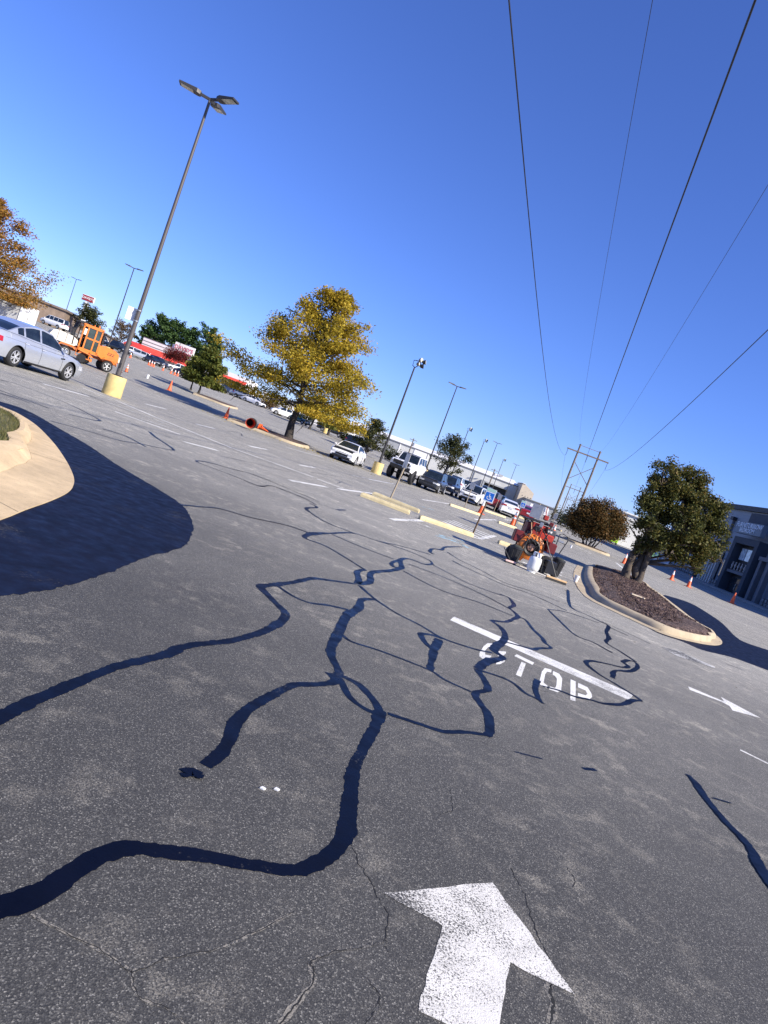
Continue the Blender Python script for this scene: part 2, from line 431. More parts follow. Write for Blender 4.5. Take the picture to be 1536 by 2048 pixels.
# squeegeed crack sealant (pixel survey: x, y [, width in metres])
SEALS = [
 (.115, [(-40, 1830, .12), (0, 1815, .125), (60, 1795, .13), (110, 1770, .125), (160, 1735), (210, 1708), (255, 1697), (330, 1703), (420, 1715), (500, 1730), (590, 1740, .105), (650, 1718, .115), (690, 1670, .12), (700, 1600, .12), (707, 1540, .11), (725, 1500, .11), (752, 1450, .11), (762, 1420, .09)]),
 (.06, [(762, 1428), (748, 1402), (718, 1370), (690, 1355), (672, 1346)]),
 (.05, [(757, 1430), (725, 1415), (700, 1395), (684, 1366), (672, 1345)]),
 (.085, [(660, 1346, .1), (672, 1362, .1), (640, 1369, .07), (590, 1370), (555, 1385), (510, 1410), (475, 1440), (460, 1475), (440, 1510), (410, 1532)]),
 (.09, [(-40, 1455), (0, 1435), (60, 1405), (130, 1375), (230, 1335), (330, 1310), (375, 1292), (470, 1280), (540, 1257), (571, 1230, .13), (545, 1200, .12), (522, 1174, .14), (548, 1170, .1), (591, 1164), (624, 1157, .12), (653, 1160, .06), (711, 1168, .05)]),
 (.045, [(555, 1172), (587, 1193), (620, 1206), (657, 1211), (697, 1220)]),
 (.15, [(752, 1199, .04), (724, 1200, .14), (718, 1215), (693, 1233), (679, 1262), (664, 1291, .12), (662, 1310, .09), (673, 1333, .08), (680, 1350, .06)]),
 (.045, [(718, 1171), (751, 1199), (792, 1226), (839, 1250), (886, 1277), (948, 1298), (985, 1306)]),
 (.036, [(684, 1270), (704, 1284), (751, 1299), (795, 1315), (860, 1341), (890, 1360), (942, 1384)]),
 (.11, [(860, 1340, .06), (868, 1302), (879, 1279, .12)]),
 (.06, [(884, 1277), (862, 1270), (842, 1269), (853, 1288), (866, 1300)]),
 (.085, [(954, 1339), (971, 1364), (975, 1380), (951, 1388), (963, 1411), (976, 1429, .1), (980, 1462), (972, 1472, .05)]),
 (.042, [(976, 1471), (933, 1465), (886, 1463, .05), (838, 1448), (776, 1428)]),
 (.10, [(954, 1338), (979, 1322, .14), (1006, 1316), (988, 1299, .13), (1009, 1279, .12), (1009, 1265), (998, 1252), (985, 1242, .06), (1012, 1244, .06), (1030, 1237, .08), (1036, 1233), (1027, 1223, .07), (1019, 1216, .08), (1028, 1210), (1018, 1196, .05), (1000, 1188, .025)]),
 (.022, [(1010, 1192), (988, 1186), (937, 1167), (900, 1148), (866, 1130)]),
 (.05, [(1036, 1233), (1052, 1241), (1066, 1259), (1084, 1276, .07), (1090, 1286, .06), (1102, 1296), (1078, 1297), (1066, 1299, .06), (1036, 1291), (1010, 1284)]),
 (.045, [(962, 1342), (1000, 1354), (1027, 1367), (1051, 1387), (1072, 1397), (1087, 1408, .02)]),
 (.075, [(1075, 1360), (1071, 1378), (1079, 1402)]),
 (.042, [(1086, 1373, .03), (1120, 1382), (1150, 1394), (1180, 1400), (1210, 1408), (1245, 1409, .06), (1267, 1401, .07), (1284, 1403, .03)]),
 (.045, [(1283, 1402), (1266, 1390), (1227, 1366), (1197, 1348), (1173, 1328, .08), (1180, 1322, .08), (1210, 1327), (1245, 1335), (1257, 1333, .08), (1246, 1324, .08), (1258, 1321, .06), (1272, 1326), (1275, 1335, .06), (1260, 1343, .06), (1231, 1342), (1225, 1356, .08)]),
 (.045, [(1272, 1324, .03), (1240, 1303, .03), (1213, 1286), (1218, 1276, .1), (1213, 1264, .09), (1217, 1252, .09), (1200, 1243, .1), (1172, 1229, .04), (1148, 1219, .06), (1138, 1206, .09), (1136, 1180, .09)]),
 (.018, [(1096, 1219), (1135, 1225), (1198, 1246)]),
 (.028, [(1096, 1219), (1114, 1237, .06), (1150, 1270), (1186, 1285), (1225, 1306)]),
 (.014, [(1203, 1243), (1250, 1264), (1301, 1288)]), (.02, [(1217, 1254), (1257, 1272)]),
 (.11, [(727, 1140, .06), (715, 1144), (718, 1160, .12), (716, 1168, .1), (740, 1164, .12), (743, 1146), (777, 1142), (803, 1136), (800, 1121, .12), (818, 1118, .07), (850, 1129, .06), (866, 1128, .05)]),
 (.09, [(802, 1137), (787, 1134), (784, 1126), (800, 1120)]),
 (.04, [(733, 1142), (690, 1115), (650, 1092), (610, 1076, .09), (626, 1068, .16), (664, 1067, .07), (708, 1067, .05), (755, 1082, .03), (800, 1092, .025), (860, 1109, .03)]),
 (.04, [(360, 1010, .05), (400, 1014), (440, 1018), (500, 1035), (573, 1051), (620, 1067, .06)]),
 (.022, [(664, 1069), (720, 1093), (788, 1119)]), (.024, [(755, 1082), (810, 1100), (857, 1120), (865, 1129)]),
 (.018, [(806, 1142), (880, 1180), (960, 1206), (1025, 1232)]), (.018, [(817, 1128), (900, 1160), (970, 1192), (1021, 1219)]),
 (.03, [(620, 1007, .06), (634, 1015, .07), (613, 1017, .1), (626, 1029), (657, 1047), (708, 1067)]),
 (.026, [(632, 1010), (608, 997), (547, 973), (517, 972, .07), (467, 952), (394, 924, .05), (421, 926, .07), (467, 939), (505, 949), (585, 981), (640, 1004)]),
 (.04, [(299, 864, .12), (312, 875, .1), (346, 898, .07), (334, 899), (280, 888, .03), (234, 880), (178, 863), (101, 842)]),
 (.035, [(138, 829), (197, 842, .06), (185, 832), (127, 804), (38, 770), (0, 760)]), (.03, [(0, 781), (98, 817)]), (.03, [(0, 786), (60, 806)]),
 (.03, [(263, 848, .06), (300, 862), (345, 877, .06)]), (.03, [(205, 858), (250, 872), (292, 894)]),
 (.07, [(925, 1094, .03), (905, 1094), (889, 1095), (883, 1100, .1), (866, 1098), (860, 1104), (868, 1109, .09)]),
 (.018, [(894, 1104), (919, 1120), (960, 1140), (1010, 1166), (1060, 1182), (1137, 1210)]),
 (.022, [(905, 1122, .06), (937, 1138), (1010, 1171), (1060, 1188), (1134, 1222)]),
 (.06, [(1374, 1550, .02), (1390, 1566), (1411, 1597), (1451, 1645), (1488, 1682), (1506, 1708, .09), (1517, 1732, .1), (1536, 1766, .08), (1570, 1815)]),
 (.03, [(369, 1548), (384, 1545), (398, 1553)]), (.03, [(372, 1551), (369, 1557, .01)]), (.03, [(396, 1551), (399, 1560, .01)]),
 (.016, [(1451, 1327), (1487, 1341)]), (.012, [(1425, 1597), (1462, 1608)]), (.012, [(1030, 1504), (1085, 1518)]), (.02, [(1165, 1537), (1192, 1540)]),
 (.02, [(668, 976), (700, 985), (722, 993)]), (.02, [(640, 952), (672, 966), (681, 964)]), (.018, [(505, 948), (560, 968), (605, 985)]),
 (.022, [(440, 912), (500, 925), (570, 942), (580, 944)]), (.02, [(620, 944), (680, 954), (742, 967)]), (.05, [(675, 1020, .12), (693, 1020, .02)]), (.018, [(560, 978), (610, 996), (673, 1020)]),
 (.03, [(455, 862), (480, 866), (484, 872)]), (.02, [(470, 876), (490, 883)]), (.02, [(560, 905), (600, 914), (635, 925)]),
]
for w, px in SEALS: ribbon('crack_seal', px, w, A_SEAL, rag=.07)

# painted markings
ARROW = [(767.2, 1787.3), (983.6, 1763.6), (1150.3, 1990.8), (1018.5, 1926.3), (992, 2098), (836, 2022), (885.6, 1851.8)]
sheet('painted_arrow', ARROW, A_WHITE, .0016, jag=.003)
sheet('painted_arrow', [(1376, 1373), (1380, 1380), (1444, 1404), (1459, 1412), (1465, 1421), (1521, 1436), (1442, 1394), (1448, 1403), (1379, 1374)], A_STOP, .0013)
sheet('painted_arrow', [(1322, 1294), (1352, 1312), (1372, 1318), (1429, 1337), (1430, 1334), (1378, 1312), (1362, 1303)], A_FAINT, .0045)
line([(1480, 1500), (1545, 1532)], .05, A_STOP)
sheet('stop_bar', [(899.5, 1240), (908.5, 1233.5), (1267, 1389), (1257, 1400)], A_STOP, .0013, jag=.002)
def cp(l): return [(880+x/3.339, 1180+y/3.339) for x, y in l]
sheet('painted_letter_t_bar', cp([(496, 441), (512, 429), (629, 486), (617, 501)]), A_STOP, .0013)
sheet('painted_letter_t_stem', cp([(544, 480), (573, 492), (541, 581), (506, 566)]), A_STOP, .0013)
sheet('painted_letter_o_half', cp([(742, 552), (745, 533), (700, 521), (680, 545), (665, 605), (668, 632), (712, 657), (718, 640), (692, 620), (702, 563), (715, 546)]), A_STOP, .0013)
sheet('painted_letter_o_half', cp([(755, 541), (796, 560), (816, 592), (809, 672), (785, 684), (728, 664), (734, 645), (768, 655), (776, 640), (781, 594), (768, 575), (752, 566)]), A_STOP, .0013)
sheet('painted_letter_p_stem', cp([(872, 597), (906, 611), (905, 744), (869, 734)]), A_STOP, .0013)
sheet('painted_letter_p_bowl', cp([(922, 620), (985, 650), (1010, 690), (1016, 715), (996, 731), (920, 709), (921, 688), (972, 704), (984, 694), (972, 672), (921, 650)]), A_STOP, .0013)
sheet('painted_letter_s_half', cp([(356, 358), (318, 356), (292, 375), (264, 420), (262, 442), (282, 458), (318, 470), (345, 440), (302, 432), (300, 405), (322, 382), (358, 380)]), A_STOP, .0013)
sheet('painted_letter_s_half', cp([(390, 408), (440, 412), (440, 424), (420, 440), (438, 452), (432, 480), (400, 496), (372, 497), (385, 470), (404, 455), (384, 436)]), A_STOP, .0013)
for px in [[(230, 823), (360, 869)], [(87, 768), (178, 793)], [(165, 776), (230, 800), (327, 841)], [(291, 808), (332, 818)], [(392, 848), (428, 857)], [(498, 892), (533, 899)], [(599, 930), (629, 935.5)],
           [(327, 841), (463, 896), (626, 954)], [(369, 884), (435, 901)], [(580, 961), (654, 974)], [(634, 958), (686, 977)], [(677, 978), (767, 990)], [(736, 958), (787, 968)], [(574, 895), (646, 915)], [(783, 1039), (844, 1041.5)],
           [(844, 999), (905, 1009)], [(950, 1039), (992, 1040)], [(959, 1078), (990, 1071.5)], [(1040, 1047), (1056, 1047)], [(1008, 1040), (1024, 1041)], [(1150, 1092), (1183, 1108)], [(1233, 1126), (1250, 1140)], [(850, 1051), (858, 1055)]]:
    line(px, .17)
for px in [[(160, 785), (420, 880)], [(60, 748), (150, 775)], [(700, 950), (735, 957)], [(250, 762), (420, 826)], [(470, 826), (600, 878)], [(600, 870), (660, 893)], [(280, 838), (343, 857)], [(1110, 1085), (1190, 1117)]]:
    line(px, .16, A_FAINT)
# striped access aisles
for a, b in [((897, 1041), (978, 1074)), ((891, 1041.5), (970, 1075)), ((886, 1043), (964, 1078)), ((905, 1041), (985, 1073)), ((880, 1044), (955, 1078))]:
    line([a, b], .30, A_LINE, 'aisle_stripe')
for a, b in [((1074, 1126), (1124, 1146)), ((1072, 1132), (1123, 1152)), ((1068, 1138), (1120, 1159)), ((1045, 1124), (1110, 1150)), ((1040, 1132), (1100, 1155))]:
    line([a, b], .30, A_LINE, 'aisle_stripe')
line([(955, 1078), (1010, 1098)], .06, A_FAINT); line([(1009, 1124), (1094, 1157)], .08)
# blue parking symbol overspray
for a, b, w in [((874, 1072), (930, 1092), .16), ((878, 1070), (925, 1086), .10), ((890, 1076), (936, 1096), .12), ((905, 1073), (934, 1088), .07)]:
    ribbon('blue_parking_symbol', [a, ((a[0]+b[0])/2+2, (a[1]+b[1])/2-1), b], w, A_BLUE, rag=.5)
for a, b in [((806, 1005), (850, 1022)), ((840, 1012), (868, 1020))]:
    ribbon('blue_parking_symbol', [a, b], .12, A_BLUE, rag=.6)

# hairline cracks in the old sealer
def crack(px, w=.007, dust=True):
    w *= .55
    pts = []
    for i in range(len(px)-1):
        n = 7
        for k in range(n):
            u = k/n; s = 1.5
            pts.append((px[i][0]+(px[i+1][0]-px[i][0])*u+rng.gauss(0, s), px[i][1]+(px[i+1][1]-px[i][1])*u+rng.gauss(0, s)))
    pts.append(px[-1])
    if dust: ribbon('crack_dust', px, w*4.5, A_DUST, rag=.25, up=.0008)
    ribbon('hairline_crack', pts, w, A_CRACK, rag=.6, up=.0012)
crack([(703, 1690), (722, 1732), (745, 1770), (758, 1800), (778, 1830), (772, 1880), (775, 1905)], .005, False)
crack([(620, 1925), (628, 1960), (600, 2000), (560, 2048)], .007)
crack([(620, 1925), (660, 1905), (740, 1890), (775, 1880)], .004)
crack([(262, 1945), (330, 1918), (430, 1898), (520, 1860), (590, 1822)], .004)
crack([(262, 1945), (200, 1900), (120, 1860), (60, 1830)], .004); crack([(262, 1945), (275, 1990), (340, 2020), (370, 2048)], .004)
crack([(1022, 1738), (1050, 1790), (1062, 1830), (1075, 1870), (1100, 1920), (1115, 1950)], .006, False)
crack([(1112, 1945), (1098, 1980), (1108, 2010), (1100, 2048)], .012)
crack([(1135, 1735), (1150, 1760), (1147, 1775)], .005, False); crack([(735, 1960), (760, 1990), (755, 2020), (730, 2048)], .005)
crack([(900, 1580), (905, 1620), (880, 1630)], .003, False); crack([(990, 1350), (1050, 1372), (1100, 1385)], .006, False); crack([(780, 1420), (900, 1470), (1040, 1505)], .003, False)

# ------------------------------------------------------------------ kerbed islands
def near_spine(p, sp):
    best = None
    for i in range(len(sp)-1):
        a = sp[i]; b = sp[i+1]; d = b-a; u = max(0, min(1, (p-a).dot(d)/max(1e-9, d.length_squared)))
        q = a+d*u
        if best is None or (q-p).length < (best-p).length: best = q
    return best
def inset(ring, sp, d, lim=.9):
    out = []
    for p in ring:
        s = near_spine(p, sp); L = (s-p).length
        out.append(p+(s-p)*min(d/max(L, 1e-6), lim))
    return out
def rings_mesh(mb, rings):      # rings: list of (points, height above ground)
    n = len(rings[0][0]); vs = []
    for pts, h in rings:
        for p in pts: vs.append((p.x, p.y, tz(p.x, p.y)+h))
    fs = [(k*n+i, k*n+(i+1) % n, k*n+n+(i+1) % n, k*n+n+i) for k in range(len(rings)-1) for i in range(n)]
    mb.add(vs, fs)
def island(name, label, ring, sp, gut, face, top, hgt, kmat, fmat, fillname, mound=.12, joints=True, gutmat=None):
    n0 = thing(name, label, 'traffic island')
    ring = [Vector((p.x, p.y)) for p in ring]; sp = [Vector((p.x, p.y)) for p in sp]
    r1 = inset(ring, sp, gut, .45); r2 = inset(ring, sp, gut+face, .55); r3 = inset(ring, sp, gut+face+top*.15, .6); r4 = inset(ring, sp, gut+face+top, .72)
    if gut > .02:
        mb = MB(); rings_mesh(mb, [(inset(ring, sp, -.002), -.05), (ring, .012), (r1, .022), (r1, -.05)]); mb.build('gutter_pan', gutmat or kmat, n0, 40)
    mb = MB(); rings_mesh(mb, [(r1, -.04), (inset(r1, sp, .004), .024), (inset(r1, sp, face*.5), .024+hgt*.62), (r2, hgt-.015), (r3, hgt), (r4, hgt), (r4, hgt-.12)]); mb.build('kerb', kmat, n0, 50)
    mb = MB(); r5 = inset(ring, sp, gut+face+top+.35, .85); r6 = inset(ring, sp, 99, .98)
    rings_mesh(mb, [(inset(r4, sp, .003), hgt-.05), (r5, hgt-.05+mound*.6), (r6, hgt-.05+mound)])
    mb.f.append(tuple(range(len(mb.v)-len(ring), len(mb.v)))); mb.build(fillname, fmat, n0, 60)
    if joints:
        acc = 0
        for i in range(len(ring)-1):
            acc += (ring[i+1]-ring[i]).length
            if acc > 3.0:
                acc = 0; a, b = r1[i], r4[i]; d = (r1[i+1]-r1[i]).normalized()*.007
                a3 = a+(a-r2[i]).normalized()*.004; o_ = ring[i]
                h0 = tz(a.x, a.y); mb = MB()
                mb.add([(a3.x, a3.y, h0+.025), (a3.x+d.x, a3.y+d.y, h0+.025), (r2[i].x+d.x, r2[i].y+d.y, h0+hgt-.008), (r2[i].x, r2[i].y, h0+hgt-.008), (b.x, b.y, h0+hgt+.003), (b.x+d.x, b.y+d.y, h0+hgt+.003), (o_.x, o_.y, h0+.015), (o_.x+d.x, o_.y+d.y, h0+.015)], [(0, 1, 2, 3), (3, 2, 5, 4), (6, 7, 1, 0)]); mb.build('kerb_joint', A_CRACK, n0)
    return n0, r4, ring
def mat_mulch():
    m, t, b = nt('bark_mulch'); P = wpos(t)
    v = N(t, 'TexVoronoi'); v.inputs['Scale'].default_value = 26; t.links.new(P, v.inputs['Vector'])
    s = N(t, 'SeparateColor'); t.links.new(v.outputs['Color'], s.inputs[0])
    c = ramp(t, s.outputs[0], [(0, (.028, .017, .013)), (.5, (.065, .040, .032)), (.85, (.12, .078, .062)), (1, (.24, .17, .14))])
    t.links.new(c, b.inputs['Base Color']); b.inputs['Roughness'].default_value = .95
    bump(t, b, v.outputs['Distance'], 1.0, .03); return m
MULCH = mat_mulch()
CHIP = mat_leaf('mulch_chips', [(.025, .016, .013), (.07, .044, .035), (.13, .085, .068), (.28, .20, .16)], 0.0, 4)
GRASSM = pm('island_turf', (.085, .085, .032), .95, 0, .4, 20, bmp=.6)
BLADE = mat_leaf('grass_blades', [(.06, .07, .02), (.10, .11, .035), (.17, .15, .06), (.26, .21, .11)], .25, 3)
def smooth_ring(pts, step):
    return spline(pts+[pts[0]], step)[:-1]
def pt_in(p, poly):
    c = False; j = len(poly)-1
    for i in range(len(poly)):
        a, b = poly[i], poly[j]
        if (a.y > p.y) != (b.y > p.y) and p.x < (b.x-a.x)*(p.y-a.y)/(b.y-a.y)+a.x: c = not c
        j = i
    return c
def scatter(name, poly, n, hfun, size, mat, parent, flat=True, seed=1, ymax=1e9):
    rg = random.Random(seed); x0 = min(p.x for p in poly); x1 = max(p.x for p in poly); y0 = min(p.y for p in poly); y1 = min(ymax, max(p.y for p in poly))
    v = []; f = []; k = 0
    while k < n:
        p = Vector((rg.uniform(x0, x1), rg.uniform(y0, y1)))
        k += 1
        if not pt_in(p, poly): continue
        z = hfun(p); i = len(v); a = rg.uniform(0, 6.28)
        if flat:
            L = size*rg.uniform(.6, 1.6); W = size*.32*rg.uniform(.6, 1.4); T = rg.gauss(0, .45)
            d = Vector((math.cos(a), math.sin(a), T)).normalized()*L*.5; s = Vector((-math.sin(a), math.cos(a), rg.gauss(0, .5))).normalized()*W*.5
            c = Vector((p.x, p.y, z+size*.14)); h = Vector((0, 0, size*.12))
            q = [c-d-s, c+d-s, c+d+s, c-d+s]
            v += [tuple(x) for x in q]+[tuple(x-h*2) for x in q]
            f += [(i, i+1, i+2, i+3), (i, i+4, i+5, i+1), (i+1, i+5, i+6, i+2), (i+2, i+6, i+7, i+3), (i+3, i+7, i+4, i)]
        else:
            hgt = size*rg.uniform(.6, 1.5); w = .006
            lx, ly = rg.gauss(0, .35)*hgt, rg.gauss(0, .35)*hgt
            v += [(p.x-w*math.cos(a), p.y-w*math.sin(a), z-.02), (p.x+w*math.cos(a), p.y+w*math.sin(a), z-.02), (p.x+lx, p.y+ly, z+hgt)]
            f.append((i, i+1, i+2))
    return raw(name, v, f, mat, parent, kind='stuff')

# right-hand island with the crape myrtle
rp = [G(*p).xy for p in [(1156, 1128), (1147, 1145), (1151, 1168), (1172, 1195), (1215, 1218), (1260, 1239), (1310, 1262), (1352, 1276), (1400, 1287), (1430, 1291), (1444, 1287), (1438, 1276), (1418, 1262), (1395, 1246), (1352, 1212), (1318, 1188), (1290, 1170), (1240, 1150), (1195, 1135)]]
ring = smooth_ring(rp, .22)
spn = [Vector((8.2, 17.1)), Vector((7.4, 18.2)), Vector((7.6, 21)), Vector((8.8, 26)), Vector((9.4, 29))]
RISL, rfill, _ = island('planted_island', 'kerbed mulch island under the right-hand crape myrtle, nearest the machine', ring, spn, .32, .10, .16, .15, KERB, MULCH, 'mulch_bed', .14)
def rh(p):
    s = near_spine(p, spn); d = min((p-q).length for q in rfill[::3]); return .10+.14*min(1, d/.8)
scatter('bark_chips', rfill, 16000, rh, .055, CHIP, RISL, True, 3)
mb = MB(); a = G(1272, 1196, .2); mb.box((a.x, a.y, .27), (.34, .07, .03), rz=.2); mb.box((a.x+.2, a.y+.02, .265), (.1, .05, .03), rz=.9)
tag(mb.build('scrap_board', pm('pale_board', (.55, .46, .34), .8, 0, .2, 20)), 'pale scrap of board lying on the mulch of the right island', 'board')

# left-hand concrete island with grass
lp = [G(*p).xy for p in [(-260, 740), (0, 813), (30, 825), (70, 850), (105, 885), (130, 920), (145, 950), (147, 970), (135, 986), (100, 1003), (50, 1021), (0, 1041), (-160, 1090), (-420, 1000), (-420, 800)]]
ring = smooth_ring(lp, .15)
spl = [G(-40, 880).xy, G(-120, 870).xy, G(-300, 860).xy]
LISL, lfill, _ = island('grass_island', 'wide tan concrete kerb island with dry grass at the left edge', ring, spl, .62, .30, .28, .12, TAN, GRASSM, 'turf', .06, True)
def lh(p): return .10
scatter('grass_blades', lfill, 26000, lh, .05, BLADE, LISL, False, 5)
for px in [[(0, 968), (60, 955), (118, 962)], [(55, 930), (60, 885), (40, 850)], [(60, 948), (110, 960), (120, 966)]]:
    pass

# far islands
def far_island(label, px, spx, fill=MULCH, gut=.02):
    rg_ = [G(*p).xy for p in px]; s_ = [G(*p).xy for p in spx]
    ring_ = smooth_ring(rg_, .8)
    return island('planted_island', label, ring_, s_, gut, .10, .22, .16, KERB, fill, 'mulch_bed', .10, False)[0]
# ------------------------------------------------------------------ trees
def leaves_mesh(name, pts, size, mat, parent, seed, droop=.2, aspect=.55):
    rs = np.random.RandomState(seed); n = len(pts); P = np.asarray(pts)
    nrm = rs.normal(size=(n, 3)); nrm[:, 2] = np.abs(nrm[:, 2])+.35; nrm /= np.linalg.norm(nrm, axis=1)[:, None]
    a = rs.normal(size=(n, 3)); a -= nrm*(a*nrm).sum(1)[:, None]; a /= np.linalg.norm(a, axis=1)[:, None]
    b = np.cross(nrm, a); L = size*rs.uniform(.55, 1.45, n)[:, None]
    a2 = a*L; b2 = b*L*aspect; fold = nrm*L*.18
    v = np.stack([P-a2*.5, P+b2*.5+fold, P+a2*.5, P-b2*.5+fold], 1).reshape(-1, 3)
    me = bpy.data.meshes.new(name); me.vertices.add(4*n); me.vertices.foreach_set('co', v.astype(np.float32).ravel())
    me.loops.add(4*n); me.loops.foreach_set('vertex_index', np.arange(4*n, dtype=np.int32))
    me.polygons.add(n); me.polygons.foreach_set('loop_start', np.arange(0, 4*n, 4, dtype=np.int32)); me.polygons.foreach_set('loop_total', np.full(n, 4, dtype=np.int32))
    me.update(calc_edges=True); me.materials.append(mat)
    o = bpy.data.objects.new(name, me); col.objects.link(o); o.parent = parent; o['kind'] = 'stuff'
    return o
def limb(mb, rg, p0, d, L, r0, r1, seg=5, wob=.12, lift_=0.0):
    pts = [Vector(p0)]; d = Vector(d).normalized()
    for k in range(seg):
        d = (d+Vector((rg.gauss(0, wob), rg.gauss(0, wob), rg.gauss(0, wob)+lift_))).normalized()
        pts.append(pts[-1]+d*L/seg)
    mb.tube(pts, [r0+(r1-r0)*k/seg for k in range(seg+1)], 6, False)
    return pts
def tree(name, label, loc, h, spread, tr, leafm, n, leaf, seed, bark=None, form='oak', clear=.2, nl=22, dens=.5, group=None, bare=0.0):
    rg = random.Random(seed); T = thing(name, label, 'tree', loc, 0, group)
    mb = MB(); tips = []
    # trunk
    tp = [Vector((0, 0, -.1))]; m = 9
    for k in range(1, m+1):
        tp.append(Vector((tp[-1].x+rg.gauss(0, .012*h), tp[-1].y+rg.gauss(0, .012*h), h*.93*k/m)))
    mb.tube(tp, [tr*1.35]+[max(.015, tr*(1-.93*k/m)) for k in range(1, m+1)], 9, False)
    def trunk_at(z):
        for i in range(m):
            if tp[i+1].z >= z: return tp[i].lerp(tp[i+1], (z-tp[i].z)/(tp[i+1].z-tp[i].z))
        return tp[-1]
    for i in range(nl):
        u = (i+.5)/nl; u = u**1.2 if form == 'oak' else u; z = h*(clear+(.93-clear)*u**.9)
        az = i*2.39996+rg.gauss(0, .3)
        if form == 'oak':      # pyramidal: low limbs long and level, upper ones steep
            Lr = spread*(.80+.20*min(1, u*4))*(1-u)**.95*rg.uniform(.78, 1.18)+.045*h; el = .0+.78*u+rg.gauss(0, .1); lf = .0+.045*u
        elif form == 'round':
            Lr = spread*math.sqrt(max(.08, 1-(u*1.25-.35)**2))*rg.uniform(.8, 1.1)*.9; el = .25+.95*u; lf = .03
        else:                   # pine
            Lr = spread*(.5+.9*(1-u))*rg.uniform(.6, 1.1)*.8; el = .15+.5*u; lf = .02
        d = Vector((math.cos(az)*math.cos(el), math.sin(az)*math.cos(el), math.sin(el)))
        r0 = max(.012, tr*.34*(1-u*.75))
        pts = limb(mb, rg, trunk_at(z), d, Lr, r0, .012, 5, .10, lf)
        for k, p in enumerate(pts[2:], 2): tips.append((p, .10*Lr+.25, (k-1)/4))
        for j in range(4):
            k = rg.randint(1, 4); q = pts[k].lerp(pts[k+1], rg.random())
            dd = (d+Vector((rg.gauss(0, .75), rg.gauss(0, .75), rg.gauss(.05, .4)))).normalized()
            sp = limb(mb, rg, q, dd, Lr*rg.uniform(.22, .42), r0*.35, .008, 3, .15, lf)
            for p in sp[1:]: tips.append((p, .08*Lr+.22, .9))
    mb.build('trunk', bark or BARK, T, 60)
    rs = np.random.RandomState(seed+50)
    w = np.array([t[2]*(t[1]-.17) for t in tips])*rs.uniform(.5, 1.3, len(tips)); w = np.maximum(.02, w); w /= w.sum()
    idx = rs.choice(len(tips), n, p=w)
    C = np.array([t[0][:] for t in tips])[idx]; S = np.array([t[1] for t in tips])[idx][:, None]
    P = C+np.clip(rs.normal(size=(n, 3)), -1.7, 1.7)*S*dens*np.array([1, 1, .6])
    lo_ = h*clear*.92; low = P[:, 2] < lo_; P[low, 2] = lo_+rs.uniform(0, .35, low.sum())*h*.12
    leaves_mesh('crown', P, leaf, leafm, T, seed)
    return T
def clump_tree(name, label, loc, stems, blobs, leafm, n, leaf, seed, bark, cat='tree', group=None, sr=.10, shell=.55, gap=.15, hole=-1.6):
    rg = random.Random(seed); T = thing(name, label, cat, loc, 0, group); mb = MB()
    for (b, e, r) in stems:
        L = (Vector(e)-Vector(b)).length
        pts = [Vector(b).lerp(Vector(e), k/6)+Vector((rg.gauss(0, .03*L), rg.gauss(0, .03*L), 0))*(1 if 0 < k < 6 else 0) for k in range(7)]
        mb.tube(pts, [r*(1.25 if k == 0 else 1-.1*k) for k in range(7)], 9, False)
        for j in range(5):
            k = rg.randint(3, 6); c = blobs[rg.randrange(len(blobs))][0]
            q = Vector(c)+Vector((rg.gauss(0, .3), rg.gauss(0, .3), rg.gauss(0, .3)))
            mid = pts[k].lerp(q, .5)+Vector((rg.gauss(0, .15), rg.gauss(0, .15), rg.gauss(.1, .12)))
            mb.tube([pts[k], mid, q], [r*.38, r*.24, r*.08], 5, False)
    for c, rad in blobs:
        for j in range(7):
            d = Vector((rg.gauss(0, 1), rg.gauss(0, 1), rg.gauss(.3, .9))).normalized()
            e = Vector(c)+Vector((d.x*rad[0], d.y*rad[1], d.z*rad[2]))*.95
            mb.tube([Vector(c)-Vector((0, 0, rad[2]*.5)), Vector(c).lerp(e, .5)+Vector((rg.gauss(0, .1), rg.gauss(0, .1), .1)), e], [sr*.22, sr*.14, .006], 5, False)
    mb.build('trunk', bark, T, 60)
    rs = np.random.RandomState(seed+9); vol = np.array([r[0]*r[1]*r[2] for _, r in blobs])**.75; vol /= vol.sum()
    pts = []
    # twig clusters inside every blob, so the crown has clumps and gaps
    cl = []
    for (c, rad), vv in zip(blobs, vol):
        m = max(10, int(1900*vv*max(.3, shell)))
        d = rs.normal(size=(m, 3)); d /= np.linalg.norm(d, axis=1)[:, None]
        r = rs.uniform(shell*.55, 1.08, m)[:, None]
        cl.append(np.array(c)+d*r*np.array(rad))
    cl = np.concatenate(cl); sc_ = 5.2/max(.3, float(np.mean([max(r) for _, r in blobs])))*.55
    hol = np.sin(cl[:, 0]*sc_*1.3+seed)+np.sin(cl[:, 1]*sc_*1.7+1.3*seed)+np.sin(cl[:, 2]*sc_*1.5+2.1*seed)+.7*np.sin((cl[:, 0]+cl[:, 2])*sc_*2.3)
    keep = (rs.uniform(size=len(cl)) > gap) & (hol > hole); cl = cl[keep]
    idx = rs.randint(0, len(cl), n); sg = .5*np.mean([max(r) for _, r in blobs])*.34
    P = cl[idx]+rs.normal(size=(n, 3))*sg
    P[:, 2] = np.maximum(P[:, 2], .12)
    leaves_mesh('crown', P, leaf, leafm, T, seed+3)
    return T
LF_YEL = mat_leaf('yellow_oak_leaves', [(.12, .11, .02), (.27, .22, .028), (.42, .325, .035), (.54, .38, .04), (.48, .28, .035)], .4, .35)
LF_ORG = mat_leaf('orange_oak_leaves', [(.10, .085, .025), (.21, .14, .03), (.33, .185, .035), (.38, .18, .04), (.28, .13, .055)], .35, .35)
